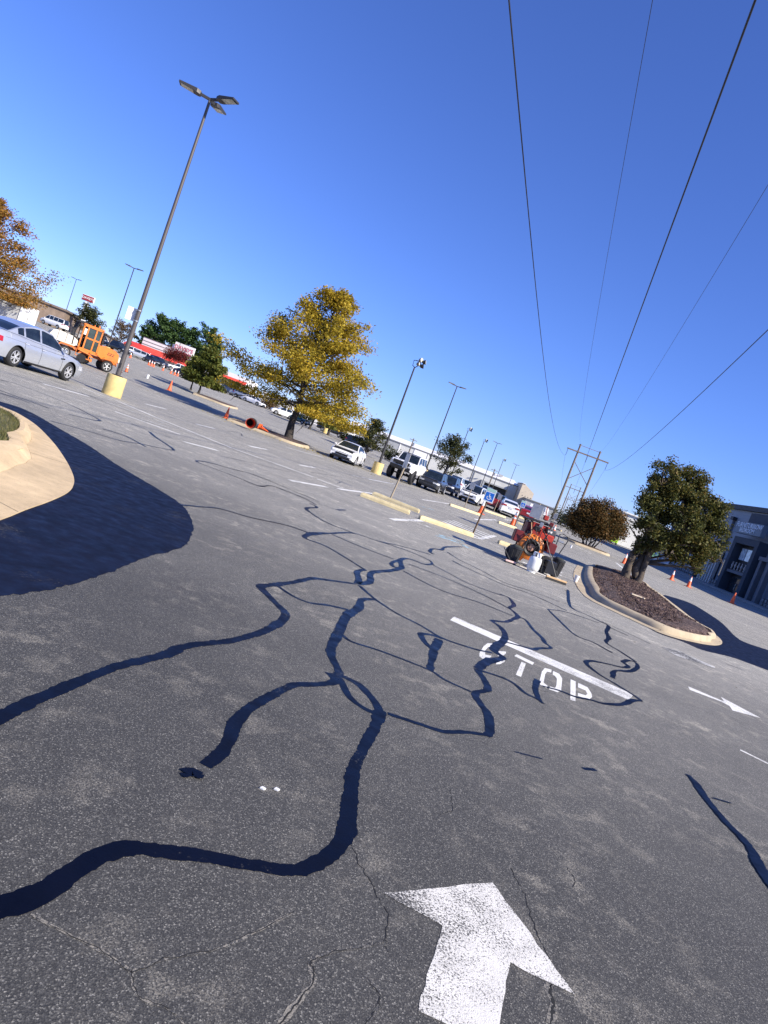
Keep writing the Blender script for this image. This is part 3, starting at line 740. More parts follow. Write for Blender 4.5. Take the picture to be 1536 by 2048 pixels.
LF_GRN = mat_leaf('green_oak_leaves', [(.04, .06, .014), (.085, .11, .022), (.15, .16, .03), (.25, .20, .035)], .3, .4)
LF_PINE = mat_leaf('pine_needles', [(.02, .05, .018), (.055, .105, .03), (.11, .17, .045)], .15, .5)
LF_RED = mat_leaf('red_myrtle_leaves', [(.05, .01, .012), (.12, .018, .018), (.20, .03, .025), (.10, .05, .02)], .3, .8)
LF_MYR = mat_leaf('bronze_green_myrtle_leaves', [(.022, .032, .012), (.05, .062, .018), (.095, .105, .028), (.15, .125, .03), (.22, .12, .035)], .28, .5)
LF_SHR = mat_leaf('bronze_shrub_leaves', [(.02, .022, .010), (.05, .045, .016), (.11, .07, .022), (.17, .085, .025), (.13, .085, .028)], .25, .8)
LF_DRK = mat_leaf('dark_leaves', [(.012, .02, .010), (.03, .042, .015), (.07, .075, .022), (.13, .10, .03)], .25, .6)
LF_DRY = mat_leaf('dry_twigs', [(.07, .05, .03), (.13, .09, .05), (.17, .11, .06)], .2, .6)

# islands that carry the far trees
yl = at(431, 833, 44.5).x; yr = at(607, 896, 46).x
def box_island(label, x0, y0, x1, y1, fill=None, skew=0.0):
    k = [(x0+.6, y0), ((x0+x1)/2, y0), (x1-.6, y0), (x1, (y0+y1)/2), (x1-.6+skew, y1), ((x0+x1)/2+skew, y1), (x0+.6+skew, y1), (x0, (y0+y1)/2)]
    ring_ = smooth_ring([Vector(p) for p in k], .5); cy = (y0+y1)/2; hw = min((y1-y0)/2, 1.2)
    return island('planted_island', label, ring_, [Vector((x0+hw, cy)), Vector((x1-hw, cy))], .02, .10, .22, .16, KERB, fill or MULCH, 'mulch_bed', .10, False)[0]
box_island('long kerbed mulch island under the yellow oak', yl, 45.0, yr, 51.5)
g0 = G(383, 786); g1 = G(465, 816)
gy = (g0.y+g1.y)/2
box_island('kerbed island under the green oak before the red-roofed restaurant', g0.x, gy-2, at(470, 818, gy).x, gy+3)
s0 = G(1125, 1074); s1 = G(1221, 1113)
sy = s1.y
box_island('small kerbed mulch island under the round bronze shrub', at(1128, 1078, sy).x, sy-1.2, s1.x, sy+2.2)

ty = onground(577, 876, 49.0)
YT = tree('pin_oak', 'tall yellow autumn oak on the mulch island in mid-picture', (ty.x, ty.y, ty.z+.12), 11.0, 5.0, .26, LF_YEL, 46000, .17, 11, BARKD, 'oak', .19, 58, .66)
p = onground(-92, 640, 56)
tree('pin_oak', 'orange-brown autumn oak cut by the left edge above the white trailer', (p.x, p.y, p.z), 9.6, 5.2, .24, LF_ORG, 42000, .17, 23, BARKD, 'oak', .25, 46, .75)
p = onground(398, 782, gy+.5)
hgt = 106*gy/1420
tree('pin_oak', 'dense green oak in front of the red-roofed restaurant', (p.x, p.y, p.z+.1), hgt*.95, hgt*.36, .02*hgt, LF_GRN, 14000, .26, 31, BARKD, 'oak', .2, 30, .7)
p = onground(383, 776, gy+6)
tree('pin_oak', 'smaller olive oak just left of the dense green oak', (p.x, p.y, p.z), hgt*.72, hgt*.22, .018*hgt, LF_GRN, 5000, .26, 33, BARKD, 'oak', .25, 22, .7)
# pines behind the restaurant
for i, (px, py, top, w) in enumerate([(287, 705, 655, 5.5), (305, 712, 634, 7), (330, 722, 643, 7), (352, 730, 655, 6.5), (392, 745, 652, 7), (412, 752, 672, 5)]):
    p = onground(px, py, 205); h_ = (at(px+.37*(py-top), top, 205).z-p.z)
    h_ *= .88; w *= .8
    tree('pine_tree', ['short pine at the left end of the row behind the restaurant', 'tall rounded pine behind the striped parapet', 'tall pine behind the middle of the restaurant roof', 'pine rising behind the restaurant name board', 'dark pine rising behind the dense green oak', 'low pine behind the right flank of the green oak'][i], p, h_, w, .3, LF_PINE, 5200, .55, 60+i, BARK, 'round', .3, 22, .75, 'pines behind the restaurant')
# red crape myrtles by the restaurant door
for i, (px, py, D, s) in enumerate([(333, 742, 135, 1.0), (352, 748, 133, 1.05)]):
    p = onground(px, py, D)
    clump_tree('crape_myrtle', ['dark red-leaved small tree left of the restaurant flagpole', 'dark red-leaved small tree right of the restaurant flagpole'][i], p, [((0, 0, 0), (.3, 0, 1.4), .07), ((.1, .1, 0), (-.4, .1, 1.5), .06)], [((0, 0, 2.6*s), (1.5*s, 1.4, 1.2*s)), ((-.7, 0, 2.1*s), (1.0, 1, .9)), ((.8, 0, 2.3*s), (1.0, 1, .9))], LF_RED, 2600, .2, 70+i, BARKD, group='red myrtles before the restaurant')
# small trees in the middle distance
for nm, lab, px, py, D, top, spr, lm, n, form, sd in [
    ('small_tree', 'bushy green tree behind the orange sweeper cab', 170, 668, 120, 632, 3.4, LF_DRK, 4200, 'round', 81),
    ('bare_tree', 'nearly bare brown tree behind the parked cars left of the tall lamp', 236, 700, 150, 660, 3.6, LF_DRY, 2600, 'round', 82),
    ('small_tree', 'dark olive tree before the grey warehouse, right of the white coupe', 732, 906, 78, 838, 2.5, LF_DRK, 5200, 'oak', 83),
    ('small_tree', 'dark broad tree before the warehouse, behind the row of parked cars', 884, 958, 86, 886, 2.9, LF_DRK, 6000, 'round', 84),
    ('small_tree', 'dim tree under the right flank of the yellow oak', 617, 862, 95, 790, 3.0, LF_GRN, 3600, 'oak', 85),
    ('small_tree', 'second dim tree seen under the yellow oak, nearer the white wall', 655, 872, 100, 805, 3.0, LF_YEL, 3600, 'oak', 86)]:
    p = onground(px, py, D); h_ = at(px+.37*(py-top), top, D).z-p.z
    tree(nm, lab, p, h_, spr, .035*h_, lm, n, .2 if D < 90 else .28, sd, BARKD, form, .22, 20, .7)
# low bushes
for i, (lab, px, py, D, r, lm) in enumerate([
    ('rounded olive bush right of the cars by the dark awning', 527, 830, 112, 1.6, LF_SHR), ('conical dark evergreen against the white wall', 541, 822, 140, 1.3, LF_DRK),
    ('low dark bush before the grey warehouse behind the white coupe', 693, 890, 98, 1.2, LF_DRK), ('dark bush behind the lifted white truck', 783, 925, 90, 1.4, LF_DRK),
    ('dark bush between the lifted truck and the warehouse', 832, 945, 90, 1.1, LF_DRK), ('low dark hedge bush at the left side of the round bronze shrub', 1128, 1050, 95, 2.2, LF_DRK),
    ('brown bush by the stone fence before the red-roofed annex', 415, 800, 112, 1.0, LF_SHR)]):
    p = onground(px, py, D); tall = 1.7 if 'conical' in lab else .85
    clump_tree('bush', lab, p, [((0, 0, 0), (0, .1, .5*r), .05)], [((0, 0, r*tall*.7), (r, r*.8, r*tall*.7)), ((r*.5, 0, r*.5), (r*.6, r*.6, r*.5)), ((-r*.5, 0, r*.45), (r*.6, r*.6, r*.45))], lm, 1500, .2, 90+i, BARKD, 'bush', gap=.05)
# big crape myrtle on the right island
rt = G(1262, 1160, .2)
RT_D = rt.y
def loc_of(px, py, dy=0.0):
    q = at(px, py, RT_D+dy); return (q.x-rt.x, q.y-rt.y, q.z-rt.z)
ppm = 1420/RT_D
def blob(px, py, r, dy=0.0, ry=None): return (loc_of(px, py, dy), (r/ppm, (ry or r)/ppm, r/ppm))
CM = clump_tree('crape_myrtle', 'large bronze-green crape myrtle with thick multiple trunk on the right island', rt,
    [((0, 0, -.1), loc_of(1300, 1085), .20), ((-.16, .1, -.1), loc_of(1278, 1070, .3), .16), ((.2, -.05, -.1), loc_of(1322, 1078, -.3), .15), ((-.22, -.05, -.1), loc_of(1262, 1105, -.1), .16)],
    [blob(1330, 955, 36), blob(1380, 965, 36, .5), blob(1305, 1000, 34, -.3), blob(1352, 1000, 46), blob(1400, 1000, 42, .2), blob(1425, 1030, 36, -.2), blob(1372, 1045, 46, -.5), blob(1320, 1045, 36, .4), blob(1425, 1075, 34, .3), blob(1395, 1095, 36, -.2), blob(1350, 1090, 30, .2), blob(1283, 1050, 18), blob(1298, 1078, 16, .3), blob(1430, 1115, 22), blob(1400, 1122, 20), blob(1318, 1080, 22, -.6), blob(1340, 1105, 20, -.5), blob(1280, 1085, 12, -.4), blob(1300, 1050, 26, -.8), blob(1370, 1110, 22, -.3), blob(1340, 970, 30, 1.0), blob(1380, 1060, 40, 1.2)],
    LF_MYR, 46000, .10, 101, pm('myrtle_bark', (.085, .066, .05), .9, 0, .4, 7, bmp=.7), sr=.16, shell=.6, gap=.04, hole=-.35)
mb = MB(); mb.tube([(-.32, -.1, 0), (-.34, -.1, .55), (-.30, -.12, .95)], [.15, .12, .10], 8)
mb.build('cut_stump', pm('myrtle_bark', (.1, .1, .1)), CM, 50)
# round shrub farther back
sp_ = Vector((at(1188, 1070, sy).x, sy+.3, tz(at(1188, 1070, sy).x, sy)+.12)); q = 1420/sy
def sl(px, py): 
    a = at(px, py, sy); return (a.x-sp_.x, a.y-sy, a.z-sp_.z)
clump_tree('crape_myrtle', 'round bronze-brown crape myrtle on the small island left of the large one', sp_, [((.15*k-.5, 0, 0), sl(1165+12*k, 1045), .06) for k in range(7)],
    [(sl(1195, 1030), (42/q, 36/q, 30/q)), (sl(1165, 1035), (28/q, 26/q, 22/q)), (sl(1228, 1045), (26/q, 24/q, 24/q)), (sl(1200, 1052), (44/q, 36/q, 22/q)), (sl(1165, 1055), (28/q, 26/q, 18/q)), (sl(1190, 1062), (38/q, 30/q, 14/q)), (sl(1225, 1060), (28/q, 24/q, 18/q)), (sl(1240, 1062), (14/q, 14/q, 12/q))], LF_SHR, 42000, .15, 111, BARKD, sr=.08, shell=.6, gap=.03)

# fallen leaves under the trees and in the gutters
def fallen(label, cx, cy, rx, ry, n, mat, size, seed, z=.012):
    rg = random.Random(seed); v = []; f = []
    for k in range(n):
        x = cx+rg.gauss(0, rx); y = cy+rg.gauss(0, ry); a = rg.uniform(0, 6.28); s = size*rg.uniform(.5, 1.3); i = len(v); zz = tz(x, y)+z+rg.uniform(0, .01)
        c, d = math.cos(a)*s, math.sin(a)*s
        v += [(x-c, y-d, zz), (x+d*.5, y-c*.5, zz+s*rg.uniform(0, .5)), (x+c, y+d, zz), (x-d*.5, y+c*.5, zz+s*rg.uniform(0, .5))]; f.append((i, i+1, i+2, i+3))
    return tag(raw('fallen_leaves', v, f, mat, kind='stuff'), label, 'leaves')
fallen('yellow leaves fallen round the oak island', ty.x, ty.y-2, 3.2, 2.2, 900, LF_YEL, .05, 3)
fallen('brown leaves fallen round the right-hand island', 7.0, 21.5, 2.4, 4.0, 420, LF_SHR, .022, 5)
# ------------------------------------------------------------------ vehicles
def interp(pts, x):
    if x <= pts[0][0]: return pts[0][1]
    for a, b in zip(pts, pts[1:]):
        if x <= b[0]:
            u = (x-a[0])/(b[0]-a[0]); u2 = u*u*(3-2*u)*.35+u*.65
            return a[1]+(b[1]-a[1])*u2
    return pts[-1][1]
SEDAN = dict(f=2.36, r=-2.48, W=1.86, sill=.24, wh=(1.42, -1.40), wr=.335, ra=.40, tum=.74,
    belt=[(-2.48, .80), (-2.40, .98), (-2.1, 1.04), (-1.5, 1.03), (-.5, .97), (.6, .93), (1.15, .93), (1.9, .82), (2.25, .70), (2.36, .58)],
    roof=[(-1.95, 1.03), (-1.25, 1.30), (-.6, 1.43), (-.1, 1.465), (.35, 1.42), (1.12, .94)], win=(-1.42, .86), piv=(-1.08, -.26), mid=.56)
COUPE = dict(SEDAN, f=2.34, r=-2.36, roof=[(-1.75, 1.03), (-1.1, 1.28), (-.5, 1.39), (0, 1.42), (.4, 1.37), (1.2, .93)], win=(-1.2, .9), piv=(-.55,))
MUSCLE = dict(SEDAN, f=2.5, r=-2.55, W=1.92, belt=[(-2.55, .84), (-2.48, 1.06), (-2.0, 1.10), (-.5, 1.03), (.7, .98), (1.2, .98), (2.2, .90), (2.5, .62)], roof=[(-1.9, 1.10), (-1.2, 1.34), (-.5, 1.46), (0, 1.48), (.4, 1.43), (1.15, .98)])
SUV = dict(f=2.25, r=-2.3, W=1.87, sill=.30, wh=(1.35, -1.33), wr=.36, ra=.43, tum=.80,
    belt=[(-2.3, .95), (-2.25, 1.08), (-1.5, 1.10), (.6, 1.03), (1.0, 1.04), (1.9, .98), (2.15, .85), (2.25, .66)],
    roof=[(-2.22, 1.09), (-1.98, 1.52), (-1.6, 1.66), (-.4, 1.70), (.2, 1.67), (.5, 1.58), (1.12, 1.05)], win=(-1.95, .86), piv=(-1.35, -.3), mid=.66)
PICKUP = dict(f=2.85, r=-2.95, W=1.98, sill=.42, wh=(1.85, -1.65), wr=.40, ra=.47, tum=.80,
    belt=[(-2.95, .95), (-2.9, 1.12), (-.9, 1.14), (-.6, 1.15), (1.3, 1.13), (2.5, 1.08), (2.8, .95), (2.85, .75)],
    roof=[(-.85, 1.15), (-.72, 1.72), (-.3, 1.86), (.6, 1.87), (.85, 1.78), (1.5, 1.14)], win=(-.68, 1.25), piv=(.22,), mid=.75)
VAN = dict(f=2.75, r=-2.75, W=2.0, sill=.38, wh=(1.75, -1.7), wr=.37, ra=.44, tum=.86,
    belt=[(-2.75, 1.0), (-2.72, 1.22), (1.5, 1.20), (1.8, 1.18), (2.5, 1.05), (2.75, .78)],
    roof=[(-2.74, 1.22), (-2.62, 1.95), (-2.3, 2.08), (.8, 2.08), (1.15, 1.98), (2.0, 1.18)], win=(-2.5, 1.7), piv=(-1.3, -.2, .75), mid=.75)
LIFTED = dict(SUV, f=2.2, r=-2.15, W=1.95, sill=.78, wh=(1.3, -1.28), wr=.50, ra=.58, tum=.86,
    belt=[(-2.15, 1.3), (-2.12, 1.50), (.5, 1.48), (.9, 1.48), (1.9, 1.46), (2.15, 1.38), (2.2, 1.1)],
    roof=[(-2.1, 1.5), (-1.98, 2.02), (-1.7, 2.12), (.1, 2.12), (.35, 2.05), (.75, 1.48)], win=(-1.95, .6), piv=(-1.0, -.2), mid=1.1)
HEADL = mat_glass('headlight_lens', (.55, .57, .6), .08)
TAILL = pm('tail_lamp_red', (.35, .012, .015), .18, 0, .25, 14, coat=.6)
PLATE = pm('licence_plate', (.65, .66, .68), .4, 0, .1, 30)
DARKTRIM = pm('dark_grille', (.012, .012, .014), .5, 0, .3, 20)
def make_wheel(parent, x, y, r, w, rimm, spokes=10):
    mb = MB(); Mx = Matrix.Translation((x, y, r)) @ Matrix.Rotation(R(90), 4, 'X')
    mb.lathe([(r*.62, -w/2), (r*.86, -w/2), (r*.97, -w*.36), (r, -w*.2), (r, w*.2), (r*.97, w*.36), (r*.86, w/2), (r*.62, w/2)], 28, Mx, False)
    o = mb.build('wheel', BLK, parent, 35)
    s = 1 if y > 0 else -1
    mb = MB(); My = Matrix.Translation((x, y+s*(w/2-.015), r)) @ Matrix.Rotation(R(-90*s), 4, 'X')
    mb.lathe([(r*.66, -.03), (r*.66, .012), (r*.61, .018), (r*.60, -.03)], 28, My, False)
    mb.lathe([(r*.13, -.02), (r*.13, .0), (r*.1, .012)], 14, My)
    for k in range(spokes):
        a = 2*math.pi*k/spokes+(.13 if k % 2 else -.13)
        Ms = My @ Matrix.Rotation(a, 4, 'Z')
        mb.box((r*.36, 0, -.005), (r*.52, r*.085, .02), Ms)
    rim = mb.build('rim', rimm, o, 40)
    mb = MB(); mb.lathe([(r*.6, -.075), (r*.6, -.065)], 24, My); mb.build('hub_recess', DARKTRIM, o)
    return o
def car(name, label, loc, heading, S, body, cat='car', group=None, scale=1.0, trim=True, rimm=None, detail=1, cage=False):
    T = thing(name, label, cat, loc, heading, group); T.scale = (scale,)*3
    W = S['W']; xc = (S['f']+S['r'])/2; hl = (S['f']-S['r'])/2; mid = S['mid']
    def hw(x):
        t = max(0, (abs(x-xc)-.55*hl)/(.45*hl)); return W/2*(1-.17*min(1, t)**2.6)
    def prof(z): return 1-.085*min(1.6, abs((z-mid)/.45))**2.0
    def top(x): return interp(S['belt'], x)
    def bot(x):
        b = S['sill']+.06*max(0, (abs(x-xc)-.86*hl)/(.14*hl))
        for wx in S['wh']:
            d = abs(x-wx)
            if d < S['ra']: b = max(b, S['wr']+math.sqrt(S['ra']**2-d*d))
        return min(b, top(x)-.06)
    xs = set(np.linspace(S['r'], S['f'], 40).tolist())
    for wx in S['wh']:
        for k in range(-8, 9): xs.add(wx+S['ra']*math.sin(k*math.pi/16)*.9999)
        xs.add(wx-S['ra']-.004); xs.add(wx+S['ra']+.004)
    for e in (S['r'], S['f']):
        for d in (.04, .09): xs.add(e-d if e > 0 else e+d)
    xs = sorted(x for x in xs if S['r'] <= x <= S['f']); rows = 9
    B = MB(); nx = len(xs)
    def P(x, s, sd, off=0):
        b, t = bot(x), top(x); z = b+(t-b)*s
        rnd = .06*max(0, s-.86)/.14
        return (x, sd*(hw(x)*prof(z)-rnd+off), z)
    for sd in (1, -1):
        vs = [P(x, k/(rows-1), sd) for x in xs for k in range(rows)]
        B.add(vs, [(i*rows+k, i*rows+k+1, i*rows+rows+k+1, i*rows+rows+k) for i in range(nx-1) for k in range(rows-1)])
    ny = 9; vs = []
    for x in xs:
        e = P(x, 1, 1)[1]
        for k in range(ny):
            y = e-2*e*k/(ny-1); vs.append((x, y, top(x)+.035*(1-(y/e)**2)))
    B.add(vs, [(i*ny+k, i*ny+k+1, i*ny+ny+k+1, i*ny+ny+k) for i in range(nx-1) for k in range(ny-1)])
    for x in (xs[0], xs[-1]):
        l = [P(x, k/(rows-1), 1) for k in range(rows)]+[P(x, k/(rows-1), -1) for k in range(rows-1, -1, -1)]
        B.add(l, [tuple(range(len(l)))])
    # greenhouse
    rf = S['roof']; gx = set(np.linspace(rf[0][0], rf[-1][0], 26).tolist()) | {p[0] for p in rf}
    w0, w1 = S['win']
    for pv in S['piv']: gx |= {pv-.045, pv+.045}
    gx |= {w0, w1}
    gx = sorted(gx)
    ss = [0, .10, .5, .90, 1.0]; ys = [1, .92, .5, 0, -.5, -.92, -1]
    mx = max(p[1] for p in rf)
    def gp(x, s, sd, off=0):
        b = top(x)+.01; t = max(interp(rf, x), b+.004); z = b+(t-b)*s
        hb = hw(x)*prof(top(x))-.075; ht = hb*S['tum']+hb*(1-S['tum'])*(1-min(1, (t-b)/(mx-b+1e-6)))
        y = hb+(ht-hb)*s
        return (x, sd*(y+off), z)
    win = {}
    for sd in (1, -1):
        for i in range(len(gx)-1):
            xa, xb = gx[i], gx[i+1]; xm = (xa+xb)/2
            for k in range(4):
                q = [gp(xa, ss[k], sd), gp(xb, ss[k], sd), gp(xb, ss[k+1], sd), gp(xa, ss[k+1], sd)]
                isw = w0 <= xm <= w1 and k in (1, 2) and all(abs(xm-pv) > .045 for pv in S['piv'])
                if isw:
                    seg = sum(xm > pv for pv in S['piv'])
                    q = [gp(xa, ss[k], sd, -.012), gp(xb, ss[k], sd, -.012), gp(xb, ss[k+1], sd, -.012), gp(xa, ss[k+1], sd, -.012)]
                    win.setdefault(('side_window', sd, seg), MB()).add(q, [(0, 1, 2, 3)])
                else: B.add(q, [(0, 1, 2, 3)])
    for i in range(len(gx)-1):
        xa, xb = gx[i], gx[i+1]; xm = (xa+xb)/2; sl = (interp(rf, xb)-interp(rf, xa))/(xb-xa)
        for k in range(6):
            def tp(x, yy, off=0):
                e = gp(x, 1, 1); return (x, e[1]*yy, e[2]+.02*(1-yy*yy)+off)
            g = abs(sl) > .24 and k not in (0, 5) and abs(interp(rf, xm)-top(xm)) > .03
            o = -.008 if g else 0
            q = [tp(xa, ys[k], o), tp(xb, ys[k], o), tp(xb, ys[k+1], o), tp(xa, ys[k+1], o)]
            if g: win.setdefault(('windshield' if xm > 0 else 'rear_window', 0, 0), MB()).add(q, [(0, 1, 2, 3)])
            else: B.add(q, [(0, 1, 2, 3)])
    bo = B.build('body', body, T, 38)
    for (nm, sd, seg), mbw in win.items(): mbw.build(nm, CGLASS, T, 30)
    mb = MB(); mb.box((xc, 0, (S['sill']+top(xc))/2-.04), (2*hl-.35, W*.70, top(xc)-S['sill']-.02)); mb.box((xc, 0, S['sill']+.03), (2*hl-.5, W*.86, .05)) if S['sill'] < .5 else None
    mb.build('underbody', DARKTRIM, T)
    for wx in S['wh']:
        for sd in (1, -1): make_wheel(T, wx, sd*(W/2-.135), S['wr'], .22 if S['wr'] < .45 else .32, rimm or CHROME)
    def patch(nm, mat, x0, x1, z0, z1, sd, off=.008, n=8, m=3, skew=0.0):
        mb = MB(); vs = []
        for i in range(n+1):
            for k in range(m+1):
                x = x0+(x1-x0)*i/n; z = z0+(z1-z0)*k/m+skew*(x-x0); y = hw(x)*prof(z)
                tt = top(x); z = min(z, tt-.012); s_ = (z-bot(x))/(tt-bot(x)); y -= .06*max(0, s_-.86)/.14
                vs.append((x, sd*(y+off), z))
        mb.add(vs, [(i*(m+1)+k, i*(m+1)+k+1, (i+1)*(m+1)+k+1, (i+1)*(m+1)+k) for i in range(n) for k in range(m)])
        return mb.build(nm, mat, T, 40)
    zf, zr = top(S['f']-.12), top(S['r']+.05)
    for sd in (1, -1):
        patch('headlight', HEADL, S['f']-.42, S['f']-.01, zf-.20, zf-.05, sd)
        patch('tail_lamp', TAILL, S['r']+.01, S['r']+.36, zr-.20, zr-.04, sd, skew=-.06)
        mb = MB(); mb.bbox((w1-.02, sd*(hw(w1)*prof(top(w1))+.06), top(w1)+.08), (.10, .17, .12), .025); mb.build('mirror', body, T, 40)
        mb = MB(); mb.box((S['f']-.01, sd*hw(S['f'])*.72, zf-.12), (.05, hw(S['f'])*.45, .11)); mb.build('headlight', HEADL, T)
        mb = MB(); mb.box((S['r']+.0, sd*hw(S['r'])*.74, zr-.08), (.05, hw(S['r'])*.45, .13)); mb.build('tail_lamp', TAILL, T)
    mb = MB(); mb.box((S['f']-.0, 0, zf-.22), (.05, hw(S['f'])*1.1, .13)); mb.box((S['f']+.0, 0, S['sill']+.10), (.06, hw(S['f'])*1.6, .12)); mb.build('grille', DARKTRIM, T)
    mb = MB(); mb.box((S['r']-.005, 0, S['sill']+.06), (.06, hw(S['r'])*1.6, .12)); mb.build('rear_bumper_trim', DARKTRIM, T)
    mb = MB(); mb.box((S['r']-.012, 0, zr-.22), (.03, .31, .155)); mb.build('licence_plate', PLATE, T)
    if detail:
        for sd in (1, -1):
            for k, (hx) in enumerate(((S['piv'][0] if len(S['piv']) > 1 else w0)+.22, S['piv'][-1]+.26) if detail > 1 else ()):
                z = top(hx)-.14
                patch('door_handle', CHROME, hx-.30, hx-.10, z-.02, z+.012, sd, .022, 3, 1)
            for vx in ([S['piv'][-1]-.02, w1+.02] + ([S['piv'][0]-.05] if len(S['piv']) > 1 else [])):
                if detail > 1: patch('door_seam', DARKTRIM, vx-.006, vx+.006, S['sill']+.06, top(vx)-.03, sd, .003, 1, 8)
            if detail > 1:
                patch('sill_trim', DARKTRIM, S['wh'][1]+S['ra']+.02, S['wh'][0]-S['ra']-.02, S['sill'], S['sill']+.055, sd, .006, 8, 1)
                patch('fender_vent', DARKTRIM, S['wh'][0]-S['ra']-.26, S['wh'][0]-S['ra']-.02, .70, .745, sd, .006, 4, 1, .1)
                patch('shoulder_crease', pm('panel_gap', (.10, .105, .11), .5), S['r']+.45, w1+.3, .865, .872, sd, .002, 20, 1, -.012)
    return T
def face(px, py, D=None):
    return G(px, py) if D is None else onground(px, py, D)
SILVER = paint('silver_paint', (.52, .545, .58), .55); WHITEP = paint('white_car_paint', (.80, .80, .79)); GREYP = paint('graphite_paint', (.045, .048, .055), .4)
NAVY = paint('navy_paint', (.02, .032, .07), .4); BLACKP = paint('black_car_paint', (.010, .011, .013)); REDP = paint('red_car_paint', (.24, .012, .014)); TEAL = paint('teal_paint', (.012, .06, .06), .4)
GREYL = paint('light_grey_paint', (.42, .44, .46), .5); BLUEP = paint('pale_blue_paint', (.45, .58, .68))
# silver sedan at the left
ra = G(27.9, 735.2); fa = at(135.4, 766.5, 24.35)
hd = math.atan2(fa.y-ra.y, fa.x-ra.x); ctr = Vector(((ra.x+fa.x)/2, (ra.y+fa.y)/2, 0))
side = Vector((-math.sin(hd), math.cos(hd), 0))           # left of the car; the contact points are its right wheels
car('silver_sedan', 'silver four-door sedan parked at the left edge in front of the orange sweeper', ctr+side*.76+Vector((-.17, 0, 0)), hd, SEDAN, SILVER, detail=2, scale=.95)
p = G(689, 925)
car('white_coupe', 'white two-door coupe driving towards the camera right of the yellow oak', (p.x, p.y+1.2, p.z), R(263), COUPE, WHITEP, detail=1)
p = G(812, 966)
LT = car('lifted_truck', 'lifted white off-road truck with huge tyres behind the blank sign post', (p.x-.2, p.y+1.0, p.z), R(254), LIFTED, WHITEP, 'truck', rimm=DARKTRIM)
mb = MB(); mb.box((2.28, 0, .95), (.12, 1.5, .22)); mb.box((2.25, 0, 1.28), (.06, 1.25, .24)); mb.build('front_bumper', DARKTRIM, LT)
mb = MB(); mb.cyl((1.3, -.85, .5), (1.3, .85, .5), .06); mb.cyl((-1.28, -.85, .5), (-1.28, .85, .5), .06); mb.cyl((0, 0, .62), (-1.28, 0, .5), .04); mb.build('axle', DARKTRIM, LT)
mb = MB()
for sd in (1, -1): mb.box((-.5, sd*.93, 1.16), (2.6, .012, .34))
mb.build('blue_side_panel', BLUEP, LT)
for nm, lab, px, py, hdg, S, pt, ct in [
    ('grey_suv', 'dark graphite SUV first in the parked row, right of the lifted truck', 862, 983, 256, SUV, GREYP, 'car'),
    ('blue_suv', 'dark blue SUV parked between the graphite SUV and the white hatchback', 892, 988, 256, SUV, NAVY, 'car'),
    ('white_hatchback', 'white hatchback parked beyond the dark blue SUV', 909, 983, 80, SUV, WHITEP, 'car'),
    ('black_sedan', 'black sedan half hidden behind the white front-facing SUV', 930, 983, 255, SEDAN, BLACKP, 'car'),
    ('white_suv', 'white SUV facing the camera behind the yellow wheel stop and blank sign', 944, 1009, 252, SUV, WHITEP, 'car'),
    ('blue_van', 'blue-roofed minivan behind the red SUV in the parked row', 968, 1000, 84, SUV, NAVY, 'car'),
    ('red_suv', 'red SUV parked behind the nearest blue parking sign', 977, 1017, 86, SUV, REDP, 'car'),
    ('dark_sedan', 'dark sedan parked between the red SUV and the white sedan', 995, 1016, 250, SEDAN, GREYP, 'car'),
    ('white_sedan', 'white sedan seen from behind with black window, right in the parked row', 1014, 1032, 86, MUSCLE, WHITEP, 'car'),
    ('red_sedan', 'red sedan parked beyond the white sedan by the far blue sign', 1053, 1040, 82, SEDAN, REDP, 'car')]:
    p = G(px, py); car(nm, lab, (p.x, p.y+1.0, tz(p.x, p.y+1)), R(hdg), S, pt, ct, 'cars parked in the right-hand rows', detail=0, scale=.9)
